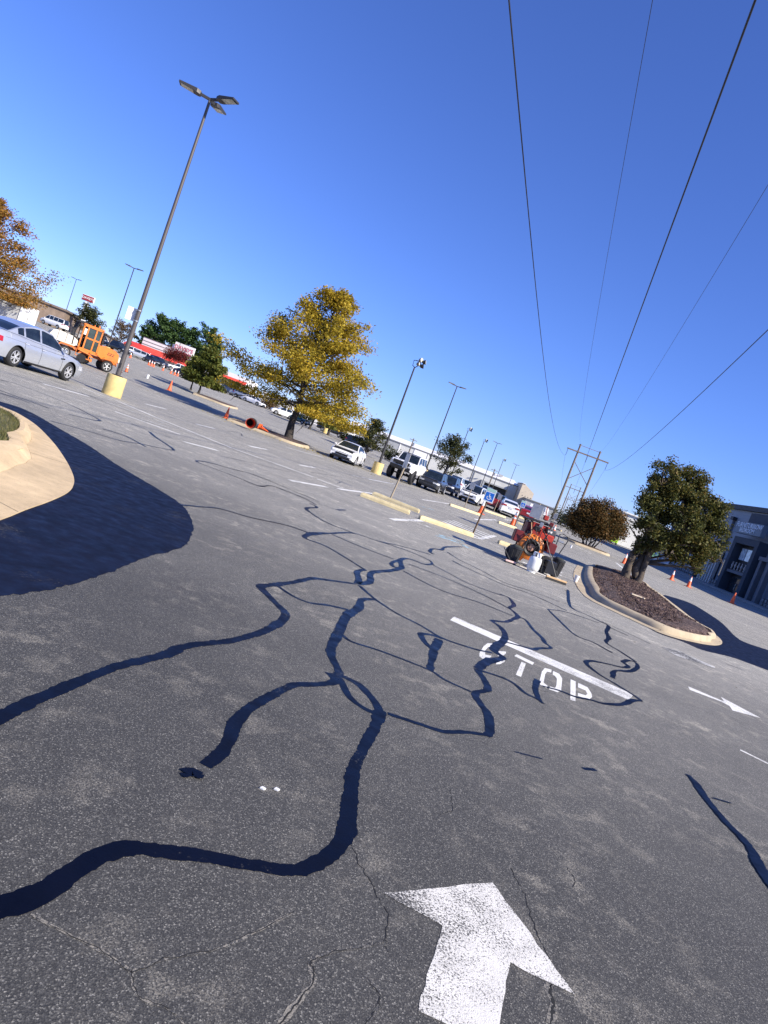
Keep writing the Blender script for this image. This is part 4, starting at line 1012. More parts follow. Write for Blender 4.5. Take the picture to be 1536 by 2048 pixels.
for nm, lab, px, py, D, hdg, S, pt, ct in [
    ('white_van', 'white passenger van parked right of the white trailer', 106, 656, 112, 165, VAN, WHITEP, 'van'),
    ('white_pickup', 'white pickup parked behind the sweeper hood', 190, 706, 112, 335, PICKUP, WHITEP, 'truck'),
    ('black_pickup', 'black pickup parked left of the tall lamp post', 226, 713, 108, 340, PICKUP, BLACKP, 'truck'),
    ('white_suv', 'white SUV parked at the left end of the restaurant front', 258, 716, 118, 200, SUV, WHITEP, 'car'),
    ('silver_wagon', 'silver wagon parked second from left before the restaurant', 272, 722, 114, 205, SUV, GREYL, 'car'),
    ('black_car', 'dark car parked before the restaurant window right of the silver wagon', 300, 735, 114, 335, SEDAN, GREYP, 'car'),
    ('navy_car', 'navy car parked left of the red myrtles', 312, 738, 116, 335, SUV, NAVY, 'car'),
    ('white_pickup', 'white pickup parked right of the red myrtles', 357, 750, 118, 200, PICKUP, WHITEP, 'truck'),
    ('black_sedan', 'black sedan parked before the restaurant side wall left of the green oak', 366, 760, 112, 335, SEDAN, BLACKP, 'car'),
    ('navy_suv', 'navy SUV parked under the dark awning right of the green oak', 447, 793, 112, 200, SUV, NAVY, 'car'),
    ('grey_sedan', 'grey sedan parked second in the row by the dark awning', 464, 801, 112, 340, SEDAN, GREYL, 'car'),
    ('silver_suv', 'silver SUV parked third in the row by the dark awning', 484, 808, 111, 340, SUV, GREYL, 'car'),
    ('white_sedan', 'white sedan parked last in the row by the dark awning', 503, 815, 110, 340, SEDAN, WHITEP, 'car'),
    ('white_suv', 'white SUV parked behind the trunk of the yellow oak', 562, 838, 104, 200, SUV, WHITEP, 'car'),
    ('teal_car', 'dark teal car parked right of the yellow oak trunk', 592, 850, 104, 340, SEDAN, TEAL, 'car'),
    ('black_pickup', 'black pickup parked by the white wall beyond the yellow oak', 660, 875, 108, 345, PICKUP, BLACKP, 'truck'),
    ('black_suv', 'black SUV parked before the warehouse right of the white coupe', 715, 898, 92, 340, SUV, BLACKP, 'car'),
    ('dark_pickup', 'dark pickup parked behind the machine near the small tree', 1126, 1056, 100, 250, PICKUP, NAVY, 'truck'),
    ('white_car', 'white car half hidden behind the round shrub', 1153, 1062, 105, 60, SEDAN, WHITEP, 'car')]:
    p = onground(px, py, D); car(nm, lab, p, R(hdg), S, pt, ct, 'cars parked at the far side of the lot', detail=0, scale=.82)

# white box trailer
tr_ = onground(88, 690, 60); tx = at(63, 617, 60).x
TR = thing('box_trailer', 'white box trailer with two axles under the orange oak', 'trailer', (tx, 60.0, tr_.z), R(168))
mb = MB(); mb.bbox((3.2, 0, 1.42), (6.2, 2.1, 1.95), .04); mb.build('box', pm('trailer_white', (.74, .75, .75), .45, 0, .08, 1.2, dirt=(.55, .55, .52)), TR, 40)
mb = MB(); mb.box((.09, .53, 1.42), (.03, 1.0, 1.85)); mb.build('rear_door', WHITE, TR); mb = MB(); mb.box((.09, -.53, 1.42), (.03, 1.0, 1.85)); mb.build('rear_door', WHITE, TR)
mb = MB()
for y in (1.06, -1.06): mb.box((3.2, y, 2.36), (6.2, .03, .06)); mb.box((3.2, y, .46), (6.2, .03, .08))
for y in (1.04, -1.04): mb.box((.09, y, 1.42), (.05, .04, 1.95))
mb.build('frame_trim', STEEL, TR)
for x in (2.9, 3.75):
    for s in (1, -1): make_wheel(TR, x, s*1.06, .34, .2, CHROME, 8)
mb = MB(); mb.tube([(6.2, 0, .5), (7.3, 0, .45)], .06); mb.box((3.3, 1.12, .86), (1.9, .2, .04)); mb.box((3.3, -1.12, .86), (1.9, .2, .04)); mb.build('fender', STEEL, TR)
mb = MB(); mb.box((.07, .0, 1.3), (.03, .05, .3)); mb.box((.07, .3, 1.9), (.03, .2, .03)); mb.build('latch', DARKTRIM, TR)
for s in (1, -1):
    mb = MB(); mb.box((.06, s*.9, .6), (.03, .2, .1)); mb.build('tail_lamp', TAILL, TR)

# orange street sweeper
ORG = pm('orange_machine_paint', (.72, .19, .02), .4, 0, .1, 3, coat=.3, dirt=(.45, .14, .03)); CREAM = pm('cream_tank_plastic', (.66, .62, .52), .45, 0, .08, 2)
sx0 = at(128, 712, 50); sx1 = at(200, 738, 50)
SW = thing('street_sweeper', 'orange street sweeper with cab and cream water tank behind the silver sedan', 'sweeper', ((sx0.x+sx1.x)/2, 50.0, tz(-25, 50)), R(36))
hb = (sx1.x-sx0.x)/2; k = hb/1.36                     # wheel positions along x
SW.scale = (k, k, k)
for x in (-1.45, 1.45):
    for y in (-.85, .85): make_wheel(SW, x, y, .40, .26, WHITE, 5)
mb = MB(); mb.box((0, 0, .72), (4.1, .8, .18)); mb.box((.2, 0, .9), (3.9, 1.3, .12)); mb.build('chassis', pm('dark_orange', (.30, .07, .015), .6, 0, .3, 4), SW)
mb = MB(); mb.prism([(.62, .95), (.62, 1.62), (1.0, 1.72), (1.75, 1.66), (2.05, 1.45), (2.12, .98), (1.9, .62), (1.2, .62), (.95, .8)], -.68, .68); ho = mb.build('engine_hood', ORG, SW, 40)
mb = MB()
for i in range(3): mb.box((1.35+.17*i, -.685, 1.34), (.11, .012, .05)); mb.box((1.33+.17*i, -.685, 1.22), (.13, .012, .05))
mb.build('maker_lettering', DARKTRIM, ho)
mb = MB(); mb.bbox((2.26, 0, 1.1), (.22, .7, .42), .04); mb.build('rear_box', CREAM, SW, 40)
CB = MB()                                         # cab frame
def bar(a, b, r=.05): CB.box(((a[0]+b[0])/2, (a[1]+b[1])/2, (a[2]+b[2])/2), (abs(a[0]-b[0])+r*2, abs(a[1]-b[1])+r*2, abs(a[2]-b[2])+r*2))
for y in (-.66, .66):
    for x in (-.68, -.38, .18, .56): bar((x, y, 1.0), (x, y, 2.62), .045)
    bar((-.68, y, 1.0), (.56, y, 1.0), .06); bar((-.38, y, 1.82), (.56, y, 1.82), .05); bar((-.68, y, 2.62), (.56, y, 2.62), .06)
    CB.box((-.02, y, .93), (1.3, .1, .16))
for x in (-.68, .56): bar((x, -.66, 2.62), (x, .66, 2.62), .06); bar((x, -.66, 1.0), (x, .66, 1.0), .06)
CB.box((-.06, 0, 2.7), (1.4, 1.45, .08)); CB.box((.58, 0, 1.45), (.06, 1.3, .8)); CB.box((-1.0, .6, 1.3), (.5, .08, .7))
cab = CB.build('cab', ORG, SW)
gl = mat_glass('cab_glass', (.03, .045, .04))
for y in (-.655, .655):
    for (x0, x1, z0, z1) in ((-.335, .135, 1.05, 1.77), (.225, .515, 1.05, 1.77), (-.335, .135, 1.87, 2.56), (.225, .515, 1.87, 2.56)):
        mb = MB(); mb.box(((x0+x1)/2, y, (z0+z1)/2), (x1-x0-.02, .012, z1-z0-.02)); mb.build('side_window', gl, SW)
mb = MB(); mb.box((-.69, 0, 1.85), (.012, 1.24, 1.45)); mb.build('windshield', gl, SW)
mb = MB(); mb.box((-.53, -.66, 2.2), (.16, .015, .42)); mb.build('white_placard', WHITE, SW)
mb = MB(); mb.box((-.05, 0, 1.6), (.5, .5, .55)); mb.box((-.0, 0, 2.05), (.14, .45, .6)); mb.build('seat', BLKP, SW)
# black front frame and lights
mb = MB()
for y in (-.6, -.2, .25, .65): mb.tube([(-1.1, y, 1.05), (-1.15, y, 2.0), (-1.0, y, 2.75)], .045, 6)
mb.tube([(-1.05, -.7, 2.75), (-.5, -.7, 2.8)], .04, 6); mb.tube([(-1.05, .7, 2.75), (-.5, .7, 2.8)], .04, 6); mb.box((-.95, 0, 2.74), (.25, 1.5, .1)); mb.box((-1.12, .2, 1.95), (.14, .9, .5)); mb.build('front_guard', BLKP, SW, 40)
mb = MB()
for y in (-.45, 0, .45): mb.cyl((-.85, y, 2.86), (-.72, y, 2.86), .07)
mb.build('work_light', STEEL, SW, 40)
mb = MB(); mb.cyl((.3, -.4, 2.74), (.3, -.4, 2.92), .06, .04); mb.cyl((.12, .3, 2.74), (.12, .3, 2.88), .05, .03); mb.build('beacon', ORG, SW, 40)
mb = MB(); mb.tube([(.78, -.35, 1.6), (.78, -.35, 2.45), (.9, -.35, 2.55)], .07, 8); mb.cyl((.78, -.35, 1.85), (.78, -.35, 2.3), .11); mb.build('exhaust_stack', BLKP, SW, 40)
# tank
mb = MB()
prof_ = [(-2.55, .98), (-2.62, 1.25), (-2.45, 1.58), (-2.1, 1.68), (-1.15, 1.62), (-.8, 1.42), (-.78, 1.1), (-.95, .98)]
mb.prism(prof_, -.62, .62); tk = mb.build('water_tank', CREAM, SW, 50)
mb = MB()
for x in (-2.1, -1.55): mb.box((x, 0, 1.36), (.05, 1.27, .68))
mb.build('tank_strap', pm('strap_grey', (.28, .27, .25), .6), tk)
mb = MB()
for y in (-.98, .98):
    mb.prism([(-2.0, .80), (-1.85, .96), (-1.1, .96), (-.85, .78), (-.92, .76), (-1.15, .9), (-1.8, .9), (-1.95, .76)], y-.14, y+.14)
    mb.prism([(.98, .80), (1.12, .96), (1.75, .98), (1.98, .80), (2.0, .6), (1.93, .78), (1.72, .9), (1.18, .88)], y-.14, y+.14)
mb.build('mudguard', ORG, SW, 40)
mb = MB(); mb.tube([(-.75, -.8, .92), (-.75, -.8, .45), (.1, -.82, .40), (.35, -.8, .42)], .035, 6); mb.tube([(.15, -.8, .42), (.15, -.8, .95)], .035, 6); mb.box((.32, -.8, .42), (.16, .12, .2)); mb.tube([(-.55, -.8, .85), (.25, -.8, .75)], .03, 6); mb.build('side_rail', ORG, SW, 40)
mb = MB(); mb.cyl((-.35, -.95, .34), (.35, .95, .34), .30, None, 20); mb.build('sweeping_broom', BLK, SW, 50)
mb = MB(); mb.prism([(-.6, .62), (-.45, .85), (.1, .86), (.45, .66), (.3, .62), (0, .74), (-.3, .74)], -.72, .72); mb.build('broom_hood', ORG, SW, 40)
# ------------------------------------------------------------------ lamp posts
POLE = pm('bronze_pole_paint', (.10, .088, .08), .5, .2, .1, 2); POLED = pm('dark_pole_paint', (.04, .038, .038), .5, .2, .15, 2)
LENS = mat_glass('lamp_lens', (.42, .42, .36), .3)
def led_head(parent, z, az, arm=.35, L=.78, W=.36, tilt=R(6), lens=True):
    Mh = Matrix.Translation((0, 0, z)) @ Matrix.Rotation(az, 4, 'Z') @ Matrix.Rotation(-tilt, 4, 'Y')
    mb = MB(); mb.box((arm/2, 0, 0), (arm, .07, .09), Mh)
    x0, x1 = arm, arm+L
    mb.add([(x0, -W*.35, -.05), (x0, W*.35, -.05), (x0, W*.3, .07), (x0, -W*.3, .07), (x0+.12, -W/2, -.05), (x0+.12, W/2, -.05), (x0+.14, W*.45, .08), (x0+.14, -W*.45, .08), (x1, -W/2, -.035), (x1, W/2, -.035), (x1, W*.46, .02), (x1, -W*.46, .02)],
           [(0, 3, 2, 1), (0, 1, 5, 4), (1, 2, 6, 5), (2, 3, 7, 6), (3, 0, 4, 7), (4, 5, 9, 8), (5, 6, 10, 9), (6, 7, 11, 10), (7, 4, 8, 11), (8, 9, 10, 11)], Mh)
    o = mb.build('lamp_head', POLED, parent)
    if lens:
        mb = MB(); mb.box((x0+L*.62, 0, -.048), (L*.58, W*.84, .012), Mh); mb.build('lens', LENS, o)
    return o
def lamp_post(label, loc, H, heads, base=(.33, .75), r=(.09, .055), flood=False, mat=None, az0=0.0, group='lamp posts of the parking lot', yellow=True):
    T = thing('lamp_post', label, 'lamp post', loc, 0, group); b, bh = base
    if bh:
        mb = MB(); mb.lathe([(b*1.0, -.05), (b*1.02, .05), (b*1.0, bh*.5), (b, bh-.03), (b*.96, bh)], 28); mb.build('concrete_base', YELC if yellow else KERB, T, 50)
        mb = MB(); mb.box((0, 0, bh+.015), (r[0]*3.2, r[0]*3.2, .03)); mb.build('base_plate', POLED, T)
    mb = MB(); mb.tube([(0, 0, bh), (0, 0, bh+.5*(H-bh)), (0, 0, H)], [r[0], (r[0]+r[1])/2, r[1]], 14); mb.build('pole', mat or POLED, T, 40)
    if flood:
        mb = MB(); Mz = Matrix.Rotation(az0, 4, 'Z')
        mb.tube([Mz @ Vector(v) for v in ((-.03, 0, H), (-.17, 0, H+.06), (-.2, 0, H+.42), (.0, 0, H+.45))], .03, 6); mb.tube([Mz @ Vector(v) for v in ((0, 0, H-.05), (.15, 0, H+.1), (.2, 0, H+.3))], .03, 6)
        mb.tube([Mz @ Vector(v) for v in ((.0, 0, H+.45), (.5, 0, H+.45))], .03, 6); mb.build('bracket', mat or POLED, T, 40)
        for (x, z, a) in ((.16, H+.26, .3), (.44, H+.2, -.2), (.22, H+.55, .5), (.5, H+.5, 0)):
            mb = MB(); mb.lathe([(.06, -.12), (.12, -.07), (.16, .1), (.165, .12)], 14, Mz @ Matrix.Translation((x, 0, z)) @ Matrix.Rotation(R(75), 4, 'Y') @ Matrix.Rotation(a, 4, 'X'))
            o = mb.build('floodlight', POLED if (x > .4) else STEEL, T, 40); mb = MB(); mb.lathe([(.15, .123), (.12, .128)], 14, Mz @ Matrix.Translation((x, 0, z)) @ Matrix.Rotation(R(75), 4, 'Y') @ Matrix.Rotation(a, 4, 'X')); mb.build('lens', LENS, o)
    else:
        for a in heads: led_head(T, H-.02, R(a), lens=True)
    return T
mp = G(222, 791)
LP = lamp_post('tall bronze lamp post with three heads and a yellow concrete base at left', mp, 11.0, (192, 338, 85), (.345, .75), (.092, .048), mat=POLE)
sp0 = at(262, 627, mp.y)
mb = MB(); mb.box((sp0.x-mp.x-.01, .03, sp0.z), (.03, .32, .46), rz=R(-58)); mb.build('blank_sign', WHITE, LP)
for dz in (.2, -.19):
    mb = MB(); mb.lathe([(.098, sp0.z+dz-.02), (.098, sp0.z+dz+.02)], 14); mb.build('strap', STEEL, LP, 40)
mb = MB(); mb.box((0, -.10, 1.15), (.09, .02, .16)); mb.build('hand_hole_cover', POLED, LP)
for lab, px, py, H_, kind, bas in [
    ('two-headed lamp post rising behind the orange sweeper', 153, 558, 11.1, 0, 0), ('two-headed lamp post just left of the tall bronze one', 268.5, 536, 11.1, 0, 0),
    ('two-headed lamp post behind the parked graphite SUV', 914.6, 772, 11.1, 0, 0), ('thin two-headed lamp post fourth from the right over the warehouse', 995, 885.8, 11.1, 0, 0),
    ('farthest two-headed lamp post near the tan gable', 1033, 929.6, 11.1, 0, 0), ('floodlight post behind the dark broad tree', 936, 862, 8.4, 1, 0),
    ('floodlight post left of the thin two-headed one', 968, 884, 8.4, 1, 0), ('small floodlight post before the warehouse right part', 1006, 922, 8.4, 1, 0)]:
    d = ray(px, py); zt = 8.9; D = None
    Dm = 60.0
    while Dm < 260:
        q = at(px, py, Dm)
        if q.z-tz(q.x, Dm) > H_: break
        Dm += .5
    q = at(px, py, Dm)
    lamp_post(lab, (q.x, Dm, tz(q.x, Dm)), H_, (12, 196), (.3, .8 if not kind else .8), (.085, .055), flood=bool(kind), az0=R(-10))
pc = G(751, 947)
lamp_post('floodlight post on a yellow square base left of the lifted truck', (pc.x, pc.y, 0), at(832, 735, pc.y).z, (), (.36, .80), (.085, .05), flood=True, az0=R(-10))
for lab, px, py, D, H_ in [('slim post on a yellow base left of the dark olive tree', 712, 893, 96, 4.0), ('slim post on a yellow base behind the yellow oak', 556, 838, 104, 5.5), ('slim post by the white wall under the yellow oak', 648, 868, 104, 5.0)]:
    p = onground(px, py, D); T = thing('bollard_post', lab, 'post', p, 0, 'slim posts on yellow bases')
    mb = MB(); mb.lathe([(.32, -.05), (.32, .75), (.3, .8)], 16); mb.build('concrete_base', YELC, T, 40); mb = MB(); mb.tube([(0, 0, .8), (0, 0, H_)], .06, 8); mb.build('pole', POLED, T, 40)

# ------------------------------------------------------------------ transmission line
DX = .24; FX = 36.3
def hframe(label, y):
    cx = FX+DX*(y-152); z0 = tz(cx, y); T = thing('power_pylon', label, 'pylon', (cx, y, z0), 0, 'wooden H-frame pylons'); k = 17.9-z0
    for s in (-1, 1):
        mb = MB(); mb.tube([(s*2.25, 0, -.2), (s*2.22, 0, k)], [.28, .18], 10); mb.build('pole', WOODP, T, 40)
    mb = MB(); mb.box((0, -.2, k-1.75), (9.3, .22, .28)); mb.build('cross_arm', WOODP, T)
    mb = MB(); mb.box((0, .0, k-.25), (5.2, .1, .1)); mb.build('top_tie', WOODP, T)
    mb = MB(); mb.tube([(-2.2, .1, k-3.8), (2.2, .1, k-7.7)], .07, 6); mb.tube([(2.2, -.1, k-3.7), (-2.2, -.1, k-7.8)], .07, 6); mb.build('cross_brace', WOODP, T)
    for x in (-4.45, 0, 4.45):
        mb = MB()
        for j in range(7): mb.lathe([(.04, k-1.95-j*.2), (.11, k-2.0-j*.2), (.04, k-2.05-j*.2)], 8, Matrix.Translation((x, -.2, 0)))
        mb.tube([(x, -.2, k-1.85), (x, -.2, k-3.4)], .02, 5); mb.build('insulator', POLED, T, 40)
hframe('nearest wooden H-frame pylon behind the round shrub', 152); hframe('second H-frame pylon seen through the first', 316); hframe('third and farthest H-frame pylon', 480)
WIRE = pm('aluminium_wire', (.03, .03, .035), .6, .3, .1, 2)
def zc(y): return 10.1+.000384*(y-45)**2 if y <= 152 else 14.5-.000384*(82**2-(y-234)**2)
def zs(y): return 12.9+.000437*(y-45)**2 if y <= 152 else 17.9-.000437*(82**2-(y-234)**2)
for off, fz, r, lab in [(-4.45, zc, .019, 'leftmost thick power line'), (0, zc, .021, 'middle thick power line'), (4.45, zc, .019, 'rightmost thick power line'), (-2.25, zs, .008, 'left thin shield wire above the power lines'), (2.25, zs, .008, 'right thin shield wire above the power lines')]:
    ys_ = list(np.linspace(-62, 40, 50))+list(np.linspace(42, 316, 70))
    mb = MB(); mb.tube([(FX+off+DX*(y-152), y, fz(y)) for y in ys_], r, 6); tag(mb.build('power_line', WIRE, smooth=60), lab, 'wire', 'overhead wires')

# ------------------------------------------------------------------ wheel stops, signs, cones
def wheel_stop(label, a, b):
    A = G(*a); B = G(*b); c = (A+B)/2; d = B-A; L = d.length; T = thing('wheel_stop', label, 'wheel stop', c, math.atan2(d.y, d.x), 'yellow concrete wheel stops')
    mb = MB(); w, h = .085, .135; ch = .05
    vs = []
    for x, s in ((-L/2, .8), (-L/2+.05, 1), (L/2-.05, 1), (L/2, .8)):
        vs += [(x, -w, 0), (x, -w*.95, h*.5*s), (x, -w*.62, h*s), (x, w*.62, h*s), (x, w*.95, h*.5*s), (x, w, 0)]
    fs = [(k*6+i, k*6+i+1, k*6+7+i, k*6+6+i) for k in range(3) for i in range(5)]+[(0, 1, 2, 3, 4, 5), (23, 22, 21, 20, 19, 18)]
    mb.add(vs, fs); mb.build('block', YEL, T)
    return T
for lab, a, b in [('nearest yellow wheel stop, left of a pair by the blank sign post', (721, 992), (818, 1029)), ('second yellow wheel stop of the pair, behind the sign post', (745, 990), (837, 1026)), ('worn yellow wheel stop at the foot of the nearest blue parking sign', (838, 1038), (944, 1074)),
    ('wheel stop running behind the red machine', (996, 1087), (1098, 1123)), ('yellow wheel stop before the white front-facing SUV', (899, 1011), (958, 1031)), ('pale yellow wheel stop left of the white sedan', (967, 1022), (1010, 1036)),
    ('pale wheel stop by the foot of the far blue sign', (996, 1046), (1031, 1058)), ('small far wheel stop right of the white sedan', (1037, 1035), (1054, 1041)), ('small far wheel stop below the red sedan', (1035, 1047), (1051, 1053)), ('small far wheel stop right of the red machine', (1106, 1056), (1122, 1063))]:
    wheel_stop(lab, a, b)
RUST = pm('rusty_brown_post', (.11, .065, .035), .8, .2, .35, 8); GALV = pm('tan_post', (.33, .27, .19), .7, .1, .2, 8); SIGNB = pm('sign_blue', (.01, .13, .52), .4, 0, .05, 5); SIGNW = pm('sign_face_white', (.70, .74, .73), .45, 0, .05, 6); SIGNG = pm('sign_pale_green', (.36, .55, .46), .45, 0, .08, 10); SIGNK = pm('bare_sign_back', (.64, .61, .53), .5, 0, .1, 6)
def sign_post(label, base, toppx, panel, yaw, kind, postm, pr=.028):
    b = G(*base); t = at(toppx[0], toppx[1], b.y); T = thing('parking_sign', label, 'sign', b, 0, 'parking signs on posts')
    lx = t.x-b.x; ht = t.z-b.z
    mb = MB(); mb.add([], []); mb.tube([(0, 0, -.05), (lx, 0, ht)], pr, 6); mb.build('post', postm, T, 30)
    w, h, drop = panel; Mp = Matrix.Translation((lx*(1-drop*.5), 0, ht-h/2-drop)) @ Matrix.Rotation(yaw, 4, 'Z')
    mb = MB(); mb.box((0, -pr-.012, 0), (w, .006, h), Mp); pan = mb.build('panel', SIGNW if kind else SIGNK, T)
    if kind:
        mb = MB(); mb.box((0, -pr-.0175, -h*.10), (w*.82, .004, h*.60), Mp); bl = mb.build('blue_field', SIGNB, pan)
        mb = MB(); mb.box((0, -pr-.0175, h*.38), (w*.9, .004, h*.2), Mp); mb.build('green_strip', SIGNG, pan)
        s = w*.30; c = -h*.10; mb = MB(); y = -pr-.021
        def seg(x0, z0, x1, z1, th):
            dx, dz = x1-x0, z1-z0; L = math.hypot(dx, dz); nx, nz = -dz/L*th/2, dx/L*th/2
            mb.add([(x0+nx, y, z0+nz), (x1+nx, y, z1+nz), (x1-nx, y, z1-nz), (x0-nx, y, z0-nz)], [(0, 1, 2, 3)], Mp)
        th = s*.24
        for k in range(9):
            a0 = R(150+k*27); a1 = R(150+(k+1)*27); seg(-.1*s+.62*s*math.cos(a0), c-.28*s+.62*s*math.sin(a0), -.1*s+.62*s*math.cos(a1), c-.28*s+.62*s*math.sin(a1), th)
        seg(-.12*s, c+.62*s, -.08*s, c-.1*s, th); seg(-.1*s, c+.22*s, .42*s, c+.22*s, th*.8); seg(-.08*s, c-.08*s, .5*s, c-.08*s, th); seg(.5*s, c-.02*s, .72*s, c-.68*s, th); seg(.66*s, c-.64*s, .92*s, c-.56*s, th)
        mb.lathe([(.15*s, -.001), (.15*s, .001)], 10, Mp @ Matrix.Translation((-.12*s, y, c+.86*s)) @ Matrix.Rotation(R(90), 4, 'X')); mb.build('wheelchair_symbol', SIGNW, bl)
    else:
        mb = MB(); mb.box((0, -pr-.0165, h*.3), (.03, .004, .03), Mp); mb.build('bolt', STEEL, pan)
    return T
sign_post('blank backed sign on a tan post behind the pair of wheel stops', (778, 1003), (821, 908), (.30, .50, .02), R(-62), 0, GALV, .035)
sign_post('nearest blue wheelchair parking sign on a rusty brown post', (943, 1073), (985, 978), (.32, .43, .0), R(-12), 1, RUST)
sign_post('blank backed sign before the white front-facing SUV', (927.5, 1018), (948, 965), (.32, .45, .0), R(-30), 0, GALV)
sign_post('small blank backed sign left of the white sedan', (986, 1026), (1002, 989), (.32, .42, .0), R(-30), 0, GALV)
sign_post('farther blue wheelchair parking sign beside the white sedan', (1029, 1053), (1049, 1002), (.32, .45, .0), R(-12), 1, RUST)
sign_post('large blank sign board rising above the red machine', (1041, 1108), (1080, 1008), (.36, .44, .03), R(-28), 0, GALV, .035)
sign_post('small blank sign right behind the red machine', (1098, 1062), (1113, 1028), (.34, .45, .0), R(-30), 0, GALV)
ORANGE = pm('cone_orange', (.78, .115, .02), .5, 0, .12, 6); CWHITE = pm('cone_reflector', (.82, .80, .76), .4, 0, .06, 10)
def cone(label, loc, h=.74, bands=True, group='orange traffic cones', rot=None):
    T = thing('traffic_cone', label, 'cone', loc, .3, group)
    if rot: T.rotation_euler = rot
    mb = MB(); mb.bbox((0, 0, .02), (.40*h/.74, .40*h/.74, .04), .015); mb.build('base', BLKP if bands == 2 else ORANGE, T)
    k = h/.74; mb = MB(); mb.lathe([(.15*k, .035*k), (.135*k, .06*k), (.03*k, h-.015), (.022*k, h)], 18); o = mb.build('cone_body', ORANGE, T, 40)
    if bands:
        def rr(z): return (.135+(.03-.135)*(z/k-.06)/.665)*k+.003
        for z0, z1 in ((.42*k, .68*k),) if bands == 1 else ((.36*k, .46*k), (.54*k, .68*k)):
            mb = MB(); mb.lathe([(rr(z0), z0), (rr(z1), z1)], 18); mb.build('reflective_collar', CWHITE, T, 40)
    return T
cone('leftmost cone of the right-hand four, beside the crape myrtle trunk', G(1247, 1127), .78, 1); cone('second cone of the right-hand four, in the building shadow', G(1342, 1160), .78, 1); cone('third cone of the right-hand four', G(1376, 1174), .82, 1); cone('plain orange cone nearest the dark store, at the right edge', G(1463, 1207), .86, 0)
cone('plain orange cone alone between the tall lamp and the green oak', G(338, 781), .86, 0); cone('plain orange cone at the left end of the yellow oak island', G(451, 837), .80, 0)
for lab, px, py, h_, b_ in [('left of two white-topped cones behind the tall lamp', 240, 744, .74, 2), ('right of two white-topped cones behind the tall lamp', 252, 744, .74, 2), ('orange cone behind the nearest blue sign post', 960, 1027, .95, 1), ('orange cone at the foot of the farther blue sign', 1024, 1051, .95, 2)]:
    cone(lab, G(px, py), h_, b_)
for i, (px, py) in enumerate([(258, 722), (293, 742), (298, 744), (303, 745), (323, 748), (338, 757), (345, 760), (351, 762)]):
    cone(['first', 'second', 'third', 'fourth', 'fifth', 'sixth', 'seventh', 'eighth'][i]+' small orange cone from the left in the cordon before the restaurant', onground(px, py, 104), .8, 1, 'cones cordoning the restaurant front')
# tipped drum on the oak island
d0 = G(492, 858); DR = thing('traffic_drum', 'tipped orange traffic drum with black base lying on the oak island', 'drum', (d0.x, d0.y+.5, .26+.16), R(15))
Md = Matrix.Rotation(R(90), 4, 'X'); mb = MB(); mb.lathe([(.29, .42), (.27, .40), (.25, .0), (.21, -.45), (.19, -.46), (.23, 0), (.25, .40)], 20, Md, False); mb.build('drum', pm('drum_red_orange', (.55, .06, .02), .5), DR, 40)
mb = MB(); mb.lathe([(.33, -.42), (.33, -.2), (.26, -.18), (.26, -.42), (.33, -.42)], 20, Matrix.Translation((.12, .1, 0)) @ Md); mb.build('rubber_base', BLK, DR, 40)
cc = cone('orange cone lying flat beside the tipped drum', (at(515, 866, 46.2).x, 46.2, .30), .75, 0, rot=(0, R(97), R(-25)))

# ------------------------------------------------------------------ sealing crew's gear
mo = G(1066, 1142); MD = mo.y
def ml(px, py, dy=0.0):
    q = at(px, py, MD+dy); return Vector((q.x-mo.x, dy, q.z))
MRED = pm('machine_red', (.36, .03, .015), .5, 0, .3, 7, coat=.1, dirt=(.07, .02, .015)); DRED = pm('dark_red_paint', (.14, .012, .012), .5, 0, .25, 5); MORG = pm('blower_orange', (.75, .20, .02), .42, 0, .12, 5, coat=.2)
MC = thing('sealing_machine', 'red wheeled crack-sealing machine with black top rail beside the right island', 'machine', mo)
mb = MB(); mb.bbox(ml(1076, 1078, .7), (.62, .7, .42), .03); mb.bbox(ml(1078, 1058, .7), (.50, .5, .26), .03); mb.build('red_tank', MRED, MC, 40)
mb = MB(); mb.bbox(ml(1098, 1072, .55), (.26, .3, .36), .03); mb.build('engine_block', pm('engine_grey', (.09, .095, .10), .5, .3), MC, 40)
mb = MB(); mb.box(ml(1100, 1064, .39), (.12, .02, .05)); mb.build('engine_label', WHITE, MC)
mb = MB(); mb.bbox(ml(1054, 1062, .8), (.18, .5, .5), .02); mb.build('side_panel', DRED, MC, 40)
mb = MB(); mb.bbox(ml(1036, 1071, .35), (.24, .35, .30), .02); mb.build('left_box', DRED, MC, 40); mb = MB(); mb.bbox(ml(1101, 1096, .2), (.22, .32, .26), .02); mb.build('right_box', DRED, MC, 40)
mb = MB(); a = ml(1052, 1036, .5); b = ml(1104, 1051, .5)
mb.tube([(a.x, .5, .35), a, b, (b.x, .5, .35)], .028, 8); mb.tube([a+Vector((0, .5, 0)), b+Vector((0, .5, 0))], .028, 8); mb.box(((a.x+b.x)/2, .75, a.z+.01), (b.x-a.x, .5, .025)); mb.build('top_rail', BLKP, MC, 40)
mb = MB(); mb.bbox(ml(1092, 1036, .8), (.13, .12, .13), .02); mb.tube([ml(1090, 1042, .8), ml(1095, 1014, .8)], .012, 6); mb.build('hopper_lid', MRED, MC, 40)
mb = MB(); mb.bbox(ml(1092, 1020, .85), (.11, .04, .12), .01); mb.build('white_gauge_plate', WHITE, MC, 40)
mb = MB(); mb.tube([ml(1062, 1062, .2), ml(1072, 1052, .1), ml(1085, 1058, .15), ml(1093, 1075, .2), ml(1098, 1090, .2)], .016, 6); mb.tube([ml(1064, 1066, .1), ml(1056, 1078, .05), ml(1048, 1096, .0)], .016, 6); mb.build('hose', BLK, MC, 40)
